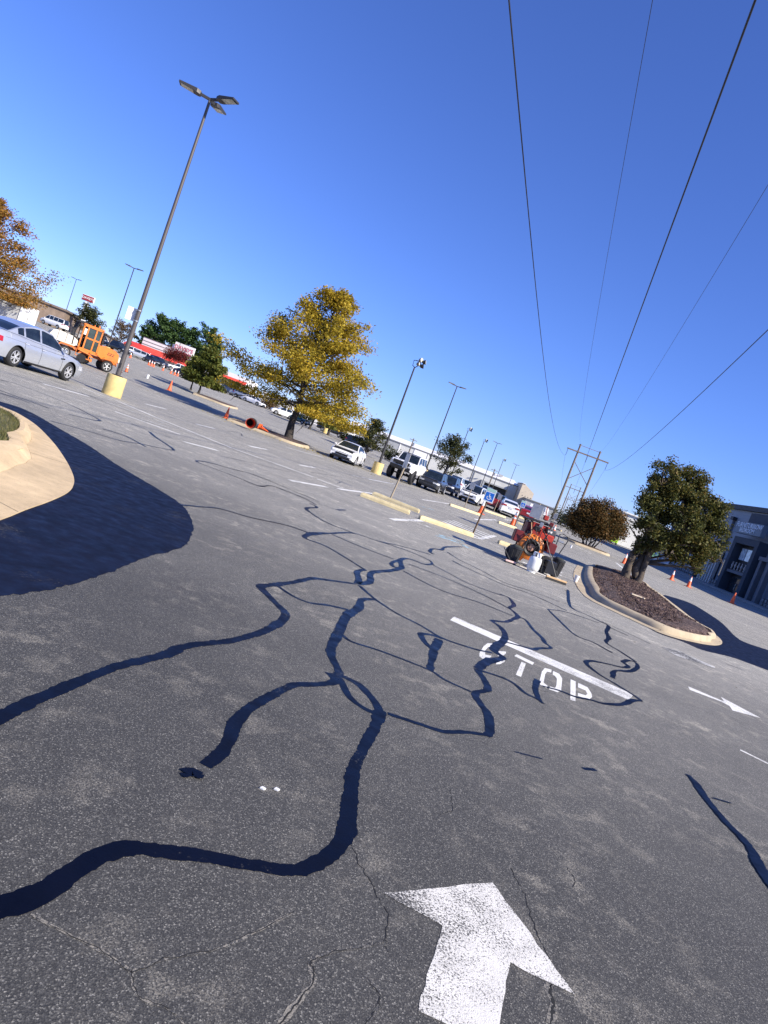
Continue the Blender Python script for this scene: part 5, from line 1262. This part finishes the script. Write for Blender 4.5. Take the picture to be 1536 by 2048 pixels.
for px, py, dy, r_ in ((1034, 1088, .6, .22), (1098, 1108, .7, .22)):
    c_ = ml(px, py, dy); make_wheel(MC, c_.x, c_.y, r_, .16, DARKTRIM, 5).rotation_euler = (0, 0, 0)
mb = MB(); mb.box((.1, .7, .33), (1.0, .08, .08)); mb.box((.1, 1.1, .33), (.08, 1.2, .08)); mb.tube([(-.35, .7, .33), (-.35, .7, 0)], .03, 6); mb.tube([(.5, .7, .33), (.5, .7, 0)], .03, 6); mb.build('axle_frame', DARKTRIM, MC, 40)
rgm = random.Random(21)
for k in range(26):
    q = ml(rgm.uniform(1046, 1106), rgm.uniform(1048, 1100), rgm.uniform(.36, .5)); sz = (rgm.uniform(.04, .14), rgm.uniform(.04, .12), rgm.uniform(.04, .13))
    mb = MB(); mb.bbox(q, sz, .008, rz=rgm.uniform(-.5, .5)); mb.build(['engine_part', 'pump_housing', 'valve_block', 'filter_can'][k % 4], [BLKP, MRED, DARKTRIM, STEEL, DRED][k % 5], MC, 40)
for k in range(9):
    a = ml(rgm.uniform(1045, 1105), rgm.uniform(1045, 1090), .1); b = ml(rgm.uniform(1045, 1105), rgm.uniform(1070, 1110), .12); m_ = (a+b)/2+Vector((rgm.uniform(-.1, .1), -.05, rgm.uniform(-.12, .05)))
    mb = MB(); mb.tube([Vector(v) for v in (a, a.lerp(m_, .6), m_, b.lerp(m_, .5), b)], .009, 5); mb.build('cable', BLK, MC, 40)
# blower
bo_ = ml(1061, 1094, .25); BW = thing('wheeled_blower', 'orange wheeled leaf blower with round black intake in front of the red machine', 'blower', (mo.x+bo_.x, mo.y+.25, 0)); zb = bo_.z
Mb = Matrix.Translation((0, 0, zb)) @ Matrix.Rotation(R(90), 4, 'X')
mb = MB(); mb.lathe([(.26, -.13), (.33, -.10), (.345, 0), (.33, .09), (.26, .135), (.21, .135)], 28, Mb, False); mb.prism([(-.33, zb+.02), (-.05, zb-.28), (-.12, zb-.42), (-.33, zb-.40), (-.36, zb-.2)], -.02, .11); hs = mb.build('blower_housing', MORG, BW, 40)
mb = MB()
for k in range(9):
    a = R(-60+k*22); Mk = Mb @ Matrix.Rotation(a, 4, 'Z'); mb.box((.295, 0, .115), (.09, .012, .03), Mk)
mb.build('housing_rib', pm('rib_brown', (.35, .09, .015), .6), hs)
mb = MB(); mb.lathe([(.215, .08), (.218, .155), (.19, .175), (.14, .13), (.125, .02), (.0, .02)], 28, Mb, False); mb.build('intake_ring', BLKP, BW, 40)
mb = MB(); mb.lathe([(.115, .05), (.09, .10), (.03, .12), (.0, .12)], 24, Mb, False); mb.build('fan_hub', pm('fan_hub_tan', (.50, .27, .18), .5), BW, 40)
mb = MB(); mb.bbox((.0, .28, zb+.28), (.34, .3, .22), .03); mb.bbox((.12, .22, zb+.45), (.16, .16, .14), .03); mb.build('engine', BLKP, BW, 40)
mb = MB(); mb.bbox((.27, .2, zb+.24), (.24, .2, .16), .03); mb.bbox((.06, .25, zb+.5), (.2, .2, .15), .03); mb.build('engine_cover', MRED, BW, 40)
mb = MB(); a = ml(1043, 1101, .05)-Vector((bo_.x, .25, 0)); b = ml(1063, 1066, .05)-Vector((bo_.x, .25, 0)); mb.tube([a, b, b+Vector((.0, .5, .25))], .014, 6); mb.build('control_rod', pm('tan_rod', (.50, .30, .16), .5), BW, 40)
for s in (-.3, .3): make_wheel(BW, s, .1, .13, .07, DARKTRIM, 5)
# propane tank
pp = G(1062, 1144); PT = thing('propane_tank', 'white propane cylinder standing before the orange blower', 'gas cylinder', pp)
mb = MB(); mb.lathe([(.10, .03), (.145, .07), (.155, .12), (.155, .31), (.14, .37), (.09, .405), (.03, .415)], 28); mb.build('cylinder', pm('tank_white', (.74, .74, .72), .4, 0, .08, 5, dirt=(.5, .48, .42)), PT, 50)
mb = MB(); mb.lathe([(.105, 0), (.11, .045)], 24); mb.build('foot_ring', WHITE, PT, 40); mb = MB()
for k in range(12):
    if k % 4 != 0:
        a = 2*math.pi*k/12; mb.box((.095*math.cos(a), .095*math.sin(a), .455), (.012, .05, .09), rz=a)
mb.lathe([(.10, .49), (.10, .51), (.088, .51), (.088, .49)], 20); mb.build('collar', WHITE, PT, 40)
mb = MB(); mb.cyl((0, 0, .41), (0, 0, .47), .025); mb.cyl((0, -.05, .455), (.0, .03, .455), .018); mb.build('valve', pm('brass', (.55, .38, .12), .35, .9), PT, 40)
mb = MB(); mb.tube([(.03, .0, .46), (.14, -.02, .44), (.2, .02, .3), (.24, .06, .05)], .012, 6); mb.build('gas_hose', BLK, PT, 40)
# black bins with hand tools
for lab, px, py, w, h_ in [('black ribbed bin at the left of the red machine', 1023, 1127, .34, .44), ('black ribbed bin at the right of the propane cylinder', 1108, 1152, .33, .46)]:
    q = G(px, py); T = thing('refuse_bin', lab, 'bin', (q.x, q.y+.1, 0), .2, 'black bins of the sealing crew')
    mb = MB(); mb.lathe([(w*.34, 0), (w*.38, .03), (w*.5, h_-.06), (w*.54, h_-.05), (w*.54, h_), (w*.47, h_), (w*.34, .06)], 22); mb.build('bin_body', BLKP, T, 40)
    mb = MB()
    for k in range(11): a = 2*math.pi*k/11; mb.tube([(w*.37*math.cos(a), w*.37*math.sin(a), .04), (w*.5*math.cos(a), w*.5*math.sin(a), h_-.07)], .012, 5)
    mb.build('bin_rib', BLK, T, 40); mb = MB(); mb.bbox((0, 0, h_-.02), (w*.7, w*.6, .12), .04); mb.build('stuffed_rags', pm('dark_rags', (.03, .035, .03), .95, 0, .4, 12, bmp=.6), T, 60)
def long_tool(name, label, cat, a, b, headmat, headz, htop=None, hd=.05):
    A = G(*a); B = G(*b); c = (A+B)/2; d = B-A; L = d.length; T = thing(name, label, cat, (c.x, c.y, 0), math.atan2(d.y, d.x))
    mb = MB(); mb.bbox((0, 0, headz), (L, hd, .045), .008); mb.build('head', headmat, T, 40); mb = MB(); mb.box((0, 0, headz-.045), (L*.97, hd*.8, .06)); mb.build('bristles', BLK, T)
    if htop:
        q = at(htop[0], htop[1], c.y+.1); lx = T.matrix_basis.inverted() @ q; mb = MB(); mb.tube([(0, 0, headz), lx], .013, 6); mb.build('handle', pm('black_handle', (.03, .03, .03), .5), T, 40)
    return T
WOODT = pm('broom_wood', (.50, .33, .17), .7, 0, .2, 10)
long_tool('push_broom', 'wooden push broom leaning on the right-hand black bin', 'broom', (1090, 1157), (1131, 1171), WOODT, .075, (1093, 1082))
long_tool('squeegee', 'pink-white squeegee on the ground left of the propane cylinder', 'squeegee', (1009, 1124), (1030, 1131), pm('squeegee_pink', (.62, .42, .38), .5), .06, (1008, 1094))
HB = thing('push_cart', 'black folding push cart handle right of the red machine', 'cart', mo)
mb = MB(); mb.tube([ml(1103, 1118, .3), ml(1112, 1090, .3), ml(1120, 1069, .35), ml(1127, 1068, .35), ml(1137, 1075, .35), ml(1136, 1082, .35), ml(1118, 1108, .3)], .014, 8); mb.tube([ml(1115, 1082, .33), ml(1130, 1089, .33)], .012, 6); mb.build('handle', BLKP, HB, 40)
mb = MB(); mb.box((ml(1122, 1085, .33)+ml(1122, 1082, .33))/2, (.14, .02, .05), rz=0); mb.build('label_plate', STEEL, HB)
mb = MB(); c_ = ml(1106, 1118, .3); mb.box((c_.x, c_.y, .22), (.24, .3, .3)); mb.build('cart_body', BLKP, HB)
for s in (-.11, .11): make_wheel(HB, c_.x+s*1.4, c_.y, .10, .05, DARKTRIM, 5)
q = ml(1101, 1078, .55); cone('orange and white cone strapped on the red machine', (mo.x+q.x, mo.y+.55, q.z-.04), .42, 2)
# litter
for lab, px, py, s in [('white cup standing on the asphalt right of the black push cart', 1141, 1096, .10), ('white scrap of paper on the gutter by the right island', 1150, 1164, .10), ('white cup on the lot beyond the tall lamp', 294, 757, .2)]:
    q = G(px, py); mb = MB(); mb.lathe([(s*.5, 0), (s*.7, s*1.9), (s*.62, s*1.9)], 12); tag(mb.build('paper_cup', WHITE, smooth=40, loc=q), lab, 'litter')
for lab, px, py in [('left of two tiny white paper scraps on the near asphalt', 525, 1578), ('right of two tiny white paper scraps on the near asphalt', 553, 1580)]:
    q = G(px, py); mb = MB(); mb.slab([(-.012, -.006), (.006, -.01), (.013, .004), (-.004, .01)], 0, .006); tag(mb.build('paper_scrap', WHITE, loc=(q.x, q.y, .001)), lab, 'litter')
# ------------------------------------------------------------------ buildings
WW = mat_bands('white_siding', (.74, .73, .71), 2, .45, .18); WWALL = pm('white_wall', (.72, .71, .69), .7, 0, .07, .6, dirt=(.62, .60, .56)); REDR = mat_bands('red_metal_roof', (.62, .055, .03), 0, .4, .22, .45); DKAW = pm('dark_green_awning', (.022, .035, .03), .7, 0, .15, 2)
GREYW = mat_bands('grey_metal_cladding', (.34, .35, .355), 0, .6, .10); LGREY = mat_bands('pale_metal_cladding', (.55, .55, .52), 0, .6, .10); ROOFW = pm('white_roof_sheet', (.76, .75, .74), .5, 0, .05, .3); BRICK = pm('brown_brick', (.23, .17, .125), .85, 0, .2, 1.5, bmp=.2); TANW = pm('tan_stucco', (.55, .47, .36), .85, 0, .08, .8)
DKGL = mat_glass('dark_shop_glass', (.02, .025, .03), .08); SIGNR = pm('sign_maroon', (.30, .02, .025), .4); PINK = pm('faded_red_letters', (.55, .13, .17), .5)
def text_obj(s, size, mat, parent, M4, name='lettering', ext=.02):
    cu = bpy.data.curves.new(name, 'FONT'); cu.body = s; cu.size = size; cu.align_x = 'CENTER'; cu.align_y = 'CENTER'; cu.extrude = ext; cu.resolution_u = 3; cu.offset = size*.012
    t = bpy.data.objects.new(name, cu); col.objects.link(t)
    me = bpy.data.meshes.new_from_object(t.evaluated_get(bpy.context.evaluated_depsgraph_get())); bpy.data.objects.remove(t); bpy.data.curves.remove(cu)
    me.materials.clear(); me.materials.append(mat); o = bpy.data.objects.new(name, me); col.objects.link(o); o.parent = parent; o.matrix_local = M4; return o
UPR = Matrix.Rotation(R(90), 4, 'X')
def bx(parent, nm, mat, x0, x1, y0, y1, z0, z1):
    mb = MB(); mb.box(((x0+x1)/2, (y0+y1)/2, (z0+z1)/2), (abs(x1-x0), abs(y1-y0), abs(z1-z0))); return mb.build(nm, mat, parent)
def awning(parent, nm, mat, x0, x1, yb, yf, zt, zb, th=.12):
    mb = MB(); mb.add([(x0, yb, zt), (x1, yb, zt), (x1, yf, zb), (x0, yf, zb), (x0, yb, zt-th), (x1, yb, zt-th), (x1, yf, zb-th), (x0, yf, zb-th)], [(0, 1, 2, 3), (7, 6, 5, 4), (0, 3, 7, 4), (1, 5, 6, 2), (3, 2, 6, 7), (0, 4, 5, 1)]); return mb.build(nm, mat, parent)
def windows(parent, xs, y, z0, z1, w, mat=None):
    for x in xs:
        o = bx(parent, 'window', STEEL, x-w/2, x+w/2, y-.05, y+.02, z0, z1); bx(o, 'pane', mat or DKGL, x-w/2+.08, x+w/2-.08, y-.075, y-.053, z0+.08, z1-.08)
# red-roofed restaurant
DB = 170.0
RS = thing('restaurant', 'white restaurant with red metal roof and striped parapet left of the green oak', 'building', (-62.0, DB, 2.75))
bx(RS, 'wall', WWALL, -9.2, 9.0, 0, 14, -.3, 2.6)
awning(RS, 'roof', REDR, -9.4, .9, .6, -3.4, 3.1, 1.45); awning(RS, 'roof', REDR, 1.2, 6.6, .5, -2.4, 3.3, 1.7)
pr_ = bx(RS, 'parapet', WW, -6.4, .55, .8, 1.6, 2.55, 5.0)
for z in (3.4, 4.2, 4.95): bx(pr_, 'parapet_band', pm('band_grey', (.12, .12, .12), .6), -6.42, .57, .74, .795, z, z+.12)
bx(RS, 'parapet', WWALL, .6, 1.6, 1.2, 2.2, 2.6, 5.9)
sb = bx(RS, 'sign_board', WWALL, 1.3, 6.2, .55, 1.1, 3.2, 6.6)
text_obj("DAVID'S", 1.25, PINK, sb, Matrix.Translation((3.7, .50, 5.55)) @ UPR); text_obj('CATFISH', .60, PINK, sb, Matrix.Translation((2.75, .50, 4.55)) @ UPR); text_obj('HOUSE', .60, PINK, sb, Matrix.Translation((4.85, .50, 4.55)) @ UPR)
bx(RS, 'parapet', WWALL, 6.25, 7.6, .8, 1.6, 2.55, 5.0)
windows(RS, [-8.4, -7.2, -6.0], 0, .5, 2.2, 1.0); windows(RS, [-3.4, -1.8], 0, .6, 2.1, 1.3)
d_ = bx(RS, 'door', DARKTRIM, -5.2, -4.2, -.05, .02, -.2, 2.0); bx(d_, 'handle', STEEL, -4.4, -4.36, -.12, -.05, .8, 1.1)
for x in (-9.0, -6.6, -4.6, -2.2, .4): 
    mb = MB(); mb.tube([(x, -2.9, -.3), (x, -2.9, 1.85)], .08, 6); mb.build('porch_post', WHITE, RS)
fp = onground(342, 742, 150); FP = thing('flagpole', 'thin dark pole standing before the restaurant name board', 'pole', fp); mb = MB(); mb.tube([(0, 0, 0), (0, 0, at(358, 684, 150).z-fp.z)], [.08, .05], 6); mb.build('shaft', POLED, FP)
# annex with dark awning
AX = thing('annex', 'white annex with red strip roof and dark green awning right of the green oak', 'building', (-45.4, DB-2, 2.6))
bx(AX, 'wall', WWALL, -4.2, 4.5, 0, 12, -.3, 4.3); awning(AX, 'roof', REDR, -3.4, 4.6, -.05, -1.0, 3.3, 2.55); awning(AX, 'awning', DKAW, -2.6, 3.4, -1.05, -4.4, 2.7, 1.0); bx(AX, 'door', WHITE, -3.9, -2.9, -.06, .0, -.2, 1.7); windows(AX, [-1.4, .4, 2.2], 0, .2, 1.5, 1.2)
for x in (-2.5, .4, 3.3):
    mb = MB(); mb.tube([(x, -4.2, -.4), (x, -4.2, 1.0)], .07, 6); mb.build('awning_post', DARKTRIM, AX)
# long white hall
WB = thing('white_hall', 'long low white hall seen under the yellow oak', 'building', (-31.0, 192.0, 2.3))
bx(WB, 'wall', WWALL, -10.5, 15.5, 0, 16, -.5, 3.5); bx(WB, 'roof', ROOFW, -10.8, 15.8, -.3, 16.3, 3.5, 3.75); bx(WB, 'loading_bay', DARKTRIM, 9.8, 11.6, -.12, -.02, .0, 1.7); bx(WB, 'loading_bay', DARKTRIM, 12.6, 13.5, -.12, -.02, .0, 1.7); awning(WB, 'canopy', DARKTRIM, 9.5, 14.0, -.02, -1.4, 2.3, 1.8); windows(WB, [1.2, 3.8], 0, .3, 1.6, 1.2)
bx(WB, 'brick_plinth', BRICK, -10.3, -3.0, -.3, -.05, -.6, .7)
# warehouse
WD = 220.0; WH = thing('warehouse', 'long grey metal warehouse with white roof behind the parked cars', 'building', (0, WD, 1.55))
for nm, m_, x0, x1, z1 in (('grey_wall', GREYW, -19.5, -2.6, 5.0), ('pale_wall', LGREY, -2.3, 36.0, 4.98)): bx(WH, nm, m_, x0, x1, 0, 24, -1, z1)
bx(WH, 'corner_post', ROOFW, -2.62, -2.28, -.12, 0.3, -1, 5.1); bx(WH, 'eave_trim', pm('eave_grey', (.16, .165, .17), .6), -19.6, 36.1, -.25, -.02, 4.75, 5.02)
awning(WH, 'roof', ROOFW, -19.5, 36.0, 11.0, -.2, 6.6, 5.05); 
for x in (-9.5, 6.5, 14.0, 22.0): bx(WH, 'downpipe', pm('pipe_grey', (.22, .22, .22), .6), x-.1, x+.1, -.18, -.03, -.5, 4.8)
bx(WH, 'white_panel', ROOFW, 2.2, 7.0, -.14, -.03, .5, 4.6)
dk = bx(WH, 'dock_canopy', GREYW, 25.5, 33.5, -3.0, -.02, 2.6, 3.0); bx(WH, 'dock_opening', DARKTRIM, 26.0, 33.0, -.2, -.05, -1, 2.5); bx(WH, 'dock_side_wall', GREYW, 24.6, 25.6, -3.0, -.02, -1, 3.0)
for x in (9.0, 17.5, 30.0): bx(WH, 'roof_vent', GREYW, x, x+1.2, 5, 6, 6.0, 6.7)
GB = thing('gable_shed', 'tan gabled shed at the right end of the warehouse', 'building', (38.3, WD-6, 1.5))
mb = MB(); mb.prism([(-2.2, -1), (2.0, -1), (2.0, 4.4), (-1.6, 6.3), (-2.2, 6.0)], 0, 10); mb.build('wall', TANW, GB); awning(GB, 'roof', ROOFW, -2.3, -1.2, -.2, 10.2, 6.35, 6.3)
for x in (-1.2, -.3, .6, 1.4): bx(GB, 'wall_vent', DARKTRIM, x, x+.18, -.06, -.01, 2.7, 2.9)
LB = thing('low_shed', 'low grey shed right of the tan gable behind the red sedan', 'building', (43.5, WD-10, 1.4)); bx(LB, 'wall', GREYW, -5.6, 4.5, 0, 8, -1, 2.3); bx(LB, 'roof', pm('eave_grey', (.16, .165, .17)), -5.8, 4.7, -.4, 8.3, 2.3, 2.55)
for x in (-3.8, -1.6, .8): bx(LB, 'door', ROOFW, x, x+1.1, -.08, -.01, -.6, 1.5)
# brown brick range at the left
BR = thing('brick_range', 'long brown brick building behind the white trailer and sweeper', 'building', (-78, 140, 2.4), math.atan2(115, -38))
bx(BR, 'wall', BRICK, -30, 125, -10, 0, -1, 2.75); bx(BR, 'roof', pm('brown_roof', (.16, .125, .10), .9, 0, .15, .7), -30.3, 125.3, -10.3, .35, 2.75, 3.05)
for x in range(-24, 120, 9): bx(BR, 'shop_window', DKGL, x, x+4, .02, .12, -.3, 1.7)
# pylon sign
ds = onground(180, 660, 178); cz = (at(165, 588, 178).z+at(186, 606, 178).z)/2; cx_ = at(177, 597, 178).x
DS = thing('pole_sign', 'maroon and white pole sign reading DAVID\'S above the sweeper', 'sign', (cx_, 178, ds.z)); hz = cz-ds.z
mb = MB(); mb.bbox((0, 0, hz), (3.15, .5, 1.45), .06); mb.build('frame', WHITE, DS); mb = MB(); mb.bbox((0, -.27, hz), (3.0, .06, 1.3), .03); fc_ = mb.build('face', SIGNR, DS)
text_obj("DAVID'S", .82, WHITE, fc_, Matrix.Translation((0, -.31, hz)) @ UPR)
mb = MB(); mb.box((0, 0, hz/2-.5), (.9, .4, hz-.6)); mb.build('pole', WHITE, DS)
# low fence before the annex
for i, (px, py) in enumerate([(392, 778), (404, 783), (416, 788), (428, 793)]):
    q = onground(px, py, 116); T = thing('fence_panel', ['first', 'second', 'third', 'fourth'][i]+' tan fence panel from the left, behind the green oak', 'fence', q, 0, 'tan fence panels by the annex'); bx(T, 'panel', TANW, -.5, .5, -.05, .05, 0, 1.0); bx(T, 'post', BRICK, -.6, -.5, -.1, .1, 0, 1.2)
for lab, px, top, D in [('wooden utility pole with transformer before the warehouse', 828, 877, 150), ('thin utility pole over the warehouse roof', 990, 938, 170)]:
    t_ = at(px, top, D); z0 = tz(t_.x, D); T = thing('utility_pole', lab, 'utility pole', (t_.x, D, z0)); mb = MB(); mb.tube([(0, 0, -.2), (0, 0, t_.z-z0)], [.16, .11], 8); mb.build('pole', WOODP, T, 40); mb = MB(); mb.box((0, 0, t_.z-z0-.35), (1.6, .1, .12)); mb.build('cross_arm', WOODP, T)
    mb = MB(); mb.cyl((.35, 0, t_.z-z0-1.6), (.35, 0, t_.z-z0-.9), .2); mb.build('transformer', STEEL, T, 40)

# ------------------------------------------------------------------ dark furniture store on the right
SX = 38.4
def wp(px, py):
    d = ray(px, py); t = SX/d.x; return (75-d.y*t, CAM_H+d.z*t)      # (along wall towards the camera, height)
SZ = .3
ST = thing('furniture_store', 'dark slate-blue furniture store along the right edge behind the crape myrtle', 'building', (SX, 75, 0), R(-90))
STW = mat_bands('slate_blue_siding', (.20, .245, .30), 2, .38, .14, .6); STD = pm('navy_stucco', (.035, .048, .068), .75, 0, .1, 2); STB = pm('black_trim', (.012, .015, .022), .6, 0, .15, 3); STS = pm('dark_stone', (.07, .07, .072), .9, 0, .3, 6); STL = pm('slate_panel', (.13, .175, .22), .6, 0, .06, 1.5); SLET = pm('pale_blue_letters', (.55, .64, .72), .5); SKYG = mat_glass('sky_lit_glass', (.45, .55, .62), .04); COLM = pm('slate_column', (.11, .12, .14), .7, 0, .1, 2)
TOPZ = wp(1536, 1018)[1]
# local x runs towards the camera, local -y faces the lot
bx(ST, 'wall', STW, -25, 30, .0, 20, -.3, TOPZ-.55); bx(ST, 'parapet', STB, -25.2, 30.2, -.35, 20, TOPZ-.55, TOPZ)
bx(ST, 'upper_panel', STD, wp(1504, 1036)[0], 14, -.22, -.02, wp(1500, 1050)[1], TOPZ-.75)
xa, xb = wp(1448, 1183)[0], wp(1493, 1199)[0]
zt_ = wp(1489.7, 1078.6)[1]
bx(ST, 'portal', STD, xa, xb+.4, -1.2, -.02, zt_-3.1+2.4, zt_); bx(ST, 'portal_side', STD, xa, xa+.7, -1.2, -.02, -.2, zt_-.7); bx(ST, 'portal_side', STD, xb-.3, xb+.4, -1.2, -.02, -.2, zt_-.7)
bx(ST, 'entrance_recess', STB, xa+.7, xb-.3, -.25, -.03, -.2, zt_-.7)
x0, z1 = wp(1497.5, 1050.6); x1, z0 = wp(1525, 1081); x2 = wp(1536, 1052.8)[0]
sgb = bx(ST, 'sign_board', STL, xa+.3, xb+.9, -1.7, -1.22, z0+.05, z1)
cx2 = (xa+.3+xb+.9)/2; wd = xb+.9-xa-.3
text_obj('FURNITURE', wd*.13, SLET, sgb, Matrix.Translation((cx2-wd*.13, -1.72, z0+(z1-z0)*.72)) @ UPR); text_obj('ROW', wd*.13, SLET, sgb, Matrix.Translation((cx2+wd*.33, -1.72, z0+(z1-z0)*.72)) @ UPR); text_obj('BEDROOM', wd*.115, SLET, sgb, Matrix.Translation((cx2-.1, -1.72, z0+(z1-z0)*.30)) @ UPR)
# upper window with three panes over the entrance, balustrade and ledge
zw1 = wp(1500, 1101)[1]; zw0 = wp(1490, 1123)[1]; ww = (xb-xa-1.0)
wo = bx(ST, 'window', STB, xa+.85, xb-.45, -.36, -.26, zw0-.1, zw1+.15)
for k in range(3):
    a = xa+.95+k*(xb-xa-1.5)/3; bx(wo, 'pane', SKYG, a+.06, a+(xb-xa-1.5)/3-.06, -.40, -.362, zw0, zw1)
zl = wp(1484, 1147)[1]; bx(ST, 'ledge', COLM, xa+.7, xb-.3, -1.0, -.26, zl-.3, zl)
bo2 = bx(ST, 'balustrade', STB, xa+.8, xb-.4, -.8, -.7, zl, zl+.12)
for k in range(6):
    a = xa+1.0+k*(xb-xa-1.6)/5; mb = MB(); mb.lathe([(.10, zl+.12), (.06, zl+.3), (.13, zl+.55), (.06, zl+.8), (.1, zl+.95)], 8, Matrix.Translation((a, -.75, 0))); mb.build('baluster', pm('pale_baluster', (.4, .38, .36), .7), bo2, 50)
do_ = bx(ST, 'door', DKGL, xa+1.2, xb-.9, -.34, -.28, -.2, zl-.7); bx(do_, 'door_handle', STEEL, (xa+xb)/2-.03, (xa+xb)/2+.03, -.42, -.345, .8, 1.5)
for px in ((1505, 1208), (1521, 1214)):
    xx = wp(*px)[0]; bx(ST, 'column', COLM, xx-.25, xx+.25, -.9, -.4, -.2, 4.6)
bx(ST, 'lintel', COLM, wp(1505, 1208)[0]-.4, wp(1521, 1214)[0]+.4, -1.0, -.3, 4.6, 5.0)
for (pa, pb) in (((1424, 1172), (1446, 1182)), ((1345, 1135), (1392, 1158)), ((1530, 1212), (1570, 1230))):
    a, b = wp(*pa)[0], wp(*pb)[0]; o = bx(ST, 'stone_plinth', STS, min(a, b), max(a, b), -.5, -.03, -.2, 1.15)
    rr_ = random.Random(9); n_ = 0
    xk = min(a, b)
    while xk < max(a, b)-.3 and n_ < 60:
        for zz in (.0, .38, .76):
            w_ = rr_.uniform(.3, .55); bx(o, 'stone', pm('pale_stone%d' % (n_ % 3), (.16+.05*(n_ % 3), .16+.05*(n_ % 3), .165+.05*(n_ % 3)), .9, 0, .2, 6), xk+rr_.uniform(0, .1), xk+w_, -.56, -.505, zz+.03, zz+.33); n_ += 1
        xk += .6
for (pa, pb, zz0, zz1) in (((1300, 1118), (1314, 1124), .2, 3.6), ((1322, 1126), (1338, 1133), .2, 3.4), ((1350, 1140), (1362, 1145), 1.3, 3.4), ((1372, 1150), (1386, 1157), 1.3, 3.4), ((1438, 1150), (1452, 1180), 1.6, 3.8)):
    a, b = sorted((wp(*pa)[0], wp(*pb)[0])); o = bx(ST, 'window', STB, a, b, -.12, -.03, zz0, zz1); bx(o, 'pane', DKGL if pa[0] > 1430 else SKYG, a+.12, b-.12, -.16, -.122, zz0+.12, zz1-.12)
a, b = sorted((wp(1397, 1162)[0], wp(1424, 1172)[0])); lv = bx(ST, 'louvre_frame', STB, a, b, -.1, -.03, -.1, 4.4)
for k in range(6): x_ = a+(k+.5)*(b-a)/6; bx(lv, 'louvre', pm('pale_louvre', (.48, .47, .44), .6), x_-.13, x_+.13, -.5, -.11, -.1, 4.4)
a = wp(1470, 1050)[0]; bx(ST, 'gutter_box', STB, a-.6, a, -.5, -.02, TOPZ-1.9, TOPZ-1.5); bx(ST, 'downpipe', COLM, a-.35, a-.2, -.3, -.02, .2, TOPZ-1.9); bx(ST, 'string_course', STB, -25, xa-.05, -.12, -.02, 4.7, 4.95)
# pavement before the store
mb = MB(); ys_ = list(range(40, 126, 3)); vs = []
for y in ys_: z = tz(37, y); vs += [(35.2, y, z-.05), (35.2, y, z+.13), (35.4, y, z+.15), (SX+.2, y, z+.16)]
mb.add(vs, [(4*i+k, 4*i+k+1, 4*i+5+k, 4*i+4+k) for i in range(len(ys_)-1) for k in range(3)]); mb.build('pavement', mat_concrete('pavement_concrete', (.30, .29, .27), .25, 12), None, 40, 'structure')
# pale building closing the gap between the shrubs
q0 = onground(1203, 1085, 112); q1 = at(1330, 1120, 112); PB = thing('pale_shed', 'white metal shed seen between the two crape myrtles', 'building', (q0.x, 112, q0.z))
ph = at(1262, 1030, 112).z-q0.z
bx(PB, 'wall', mat_bands('pale_shed_sheet', (.66, .66, .64), 0, .3, .12), 1.6, q1.x-q0.x, 0, 14, -.3, ph); bx(PB, 'grey_side', GREYW, -1.5, 1.55, .5, 12, -.3, ph*.8); bx(PB, 'roof', ROOFW, 1.3, q1.x-q0.x+.2, -.3, 14.3, ph, ph+.2); bx(PB, 'base_trim', DARKTRIM, 1.6, q1.x-q0.x, -.06, -.01, -.3, .15)
lm = onground(1222, 1094, 110); LC = thing('lime_cart', 'lime green covered cart by the white shed', 'cart', lm)
LIME = pm('lime_green', (.45, .88, .03), .5, 0, .12, 4)
mb = MB(); mb.bbox((0, 0, .75), (1.15, .9, .95), .08); mb.build('cover', LIME, LC, 40); mb = MB(); mb.box((.28, -.46, .95), (.35, .03, .3)); mb.box((0, -.47, .55), (1.0, .03, .06)); mb.build('opening', DARKTRIM, LC)
for s in (-.4, .4): make_wheel(LC, s, -.35, .16, .1, DARKTRIM, 5)
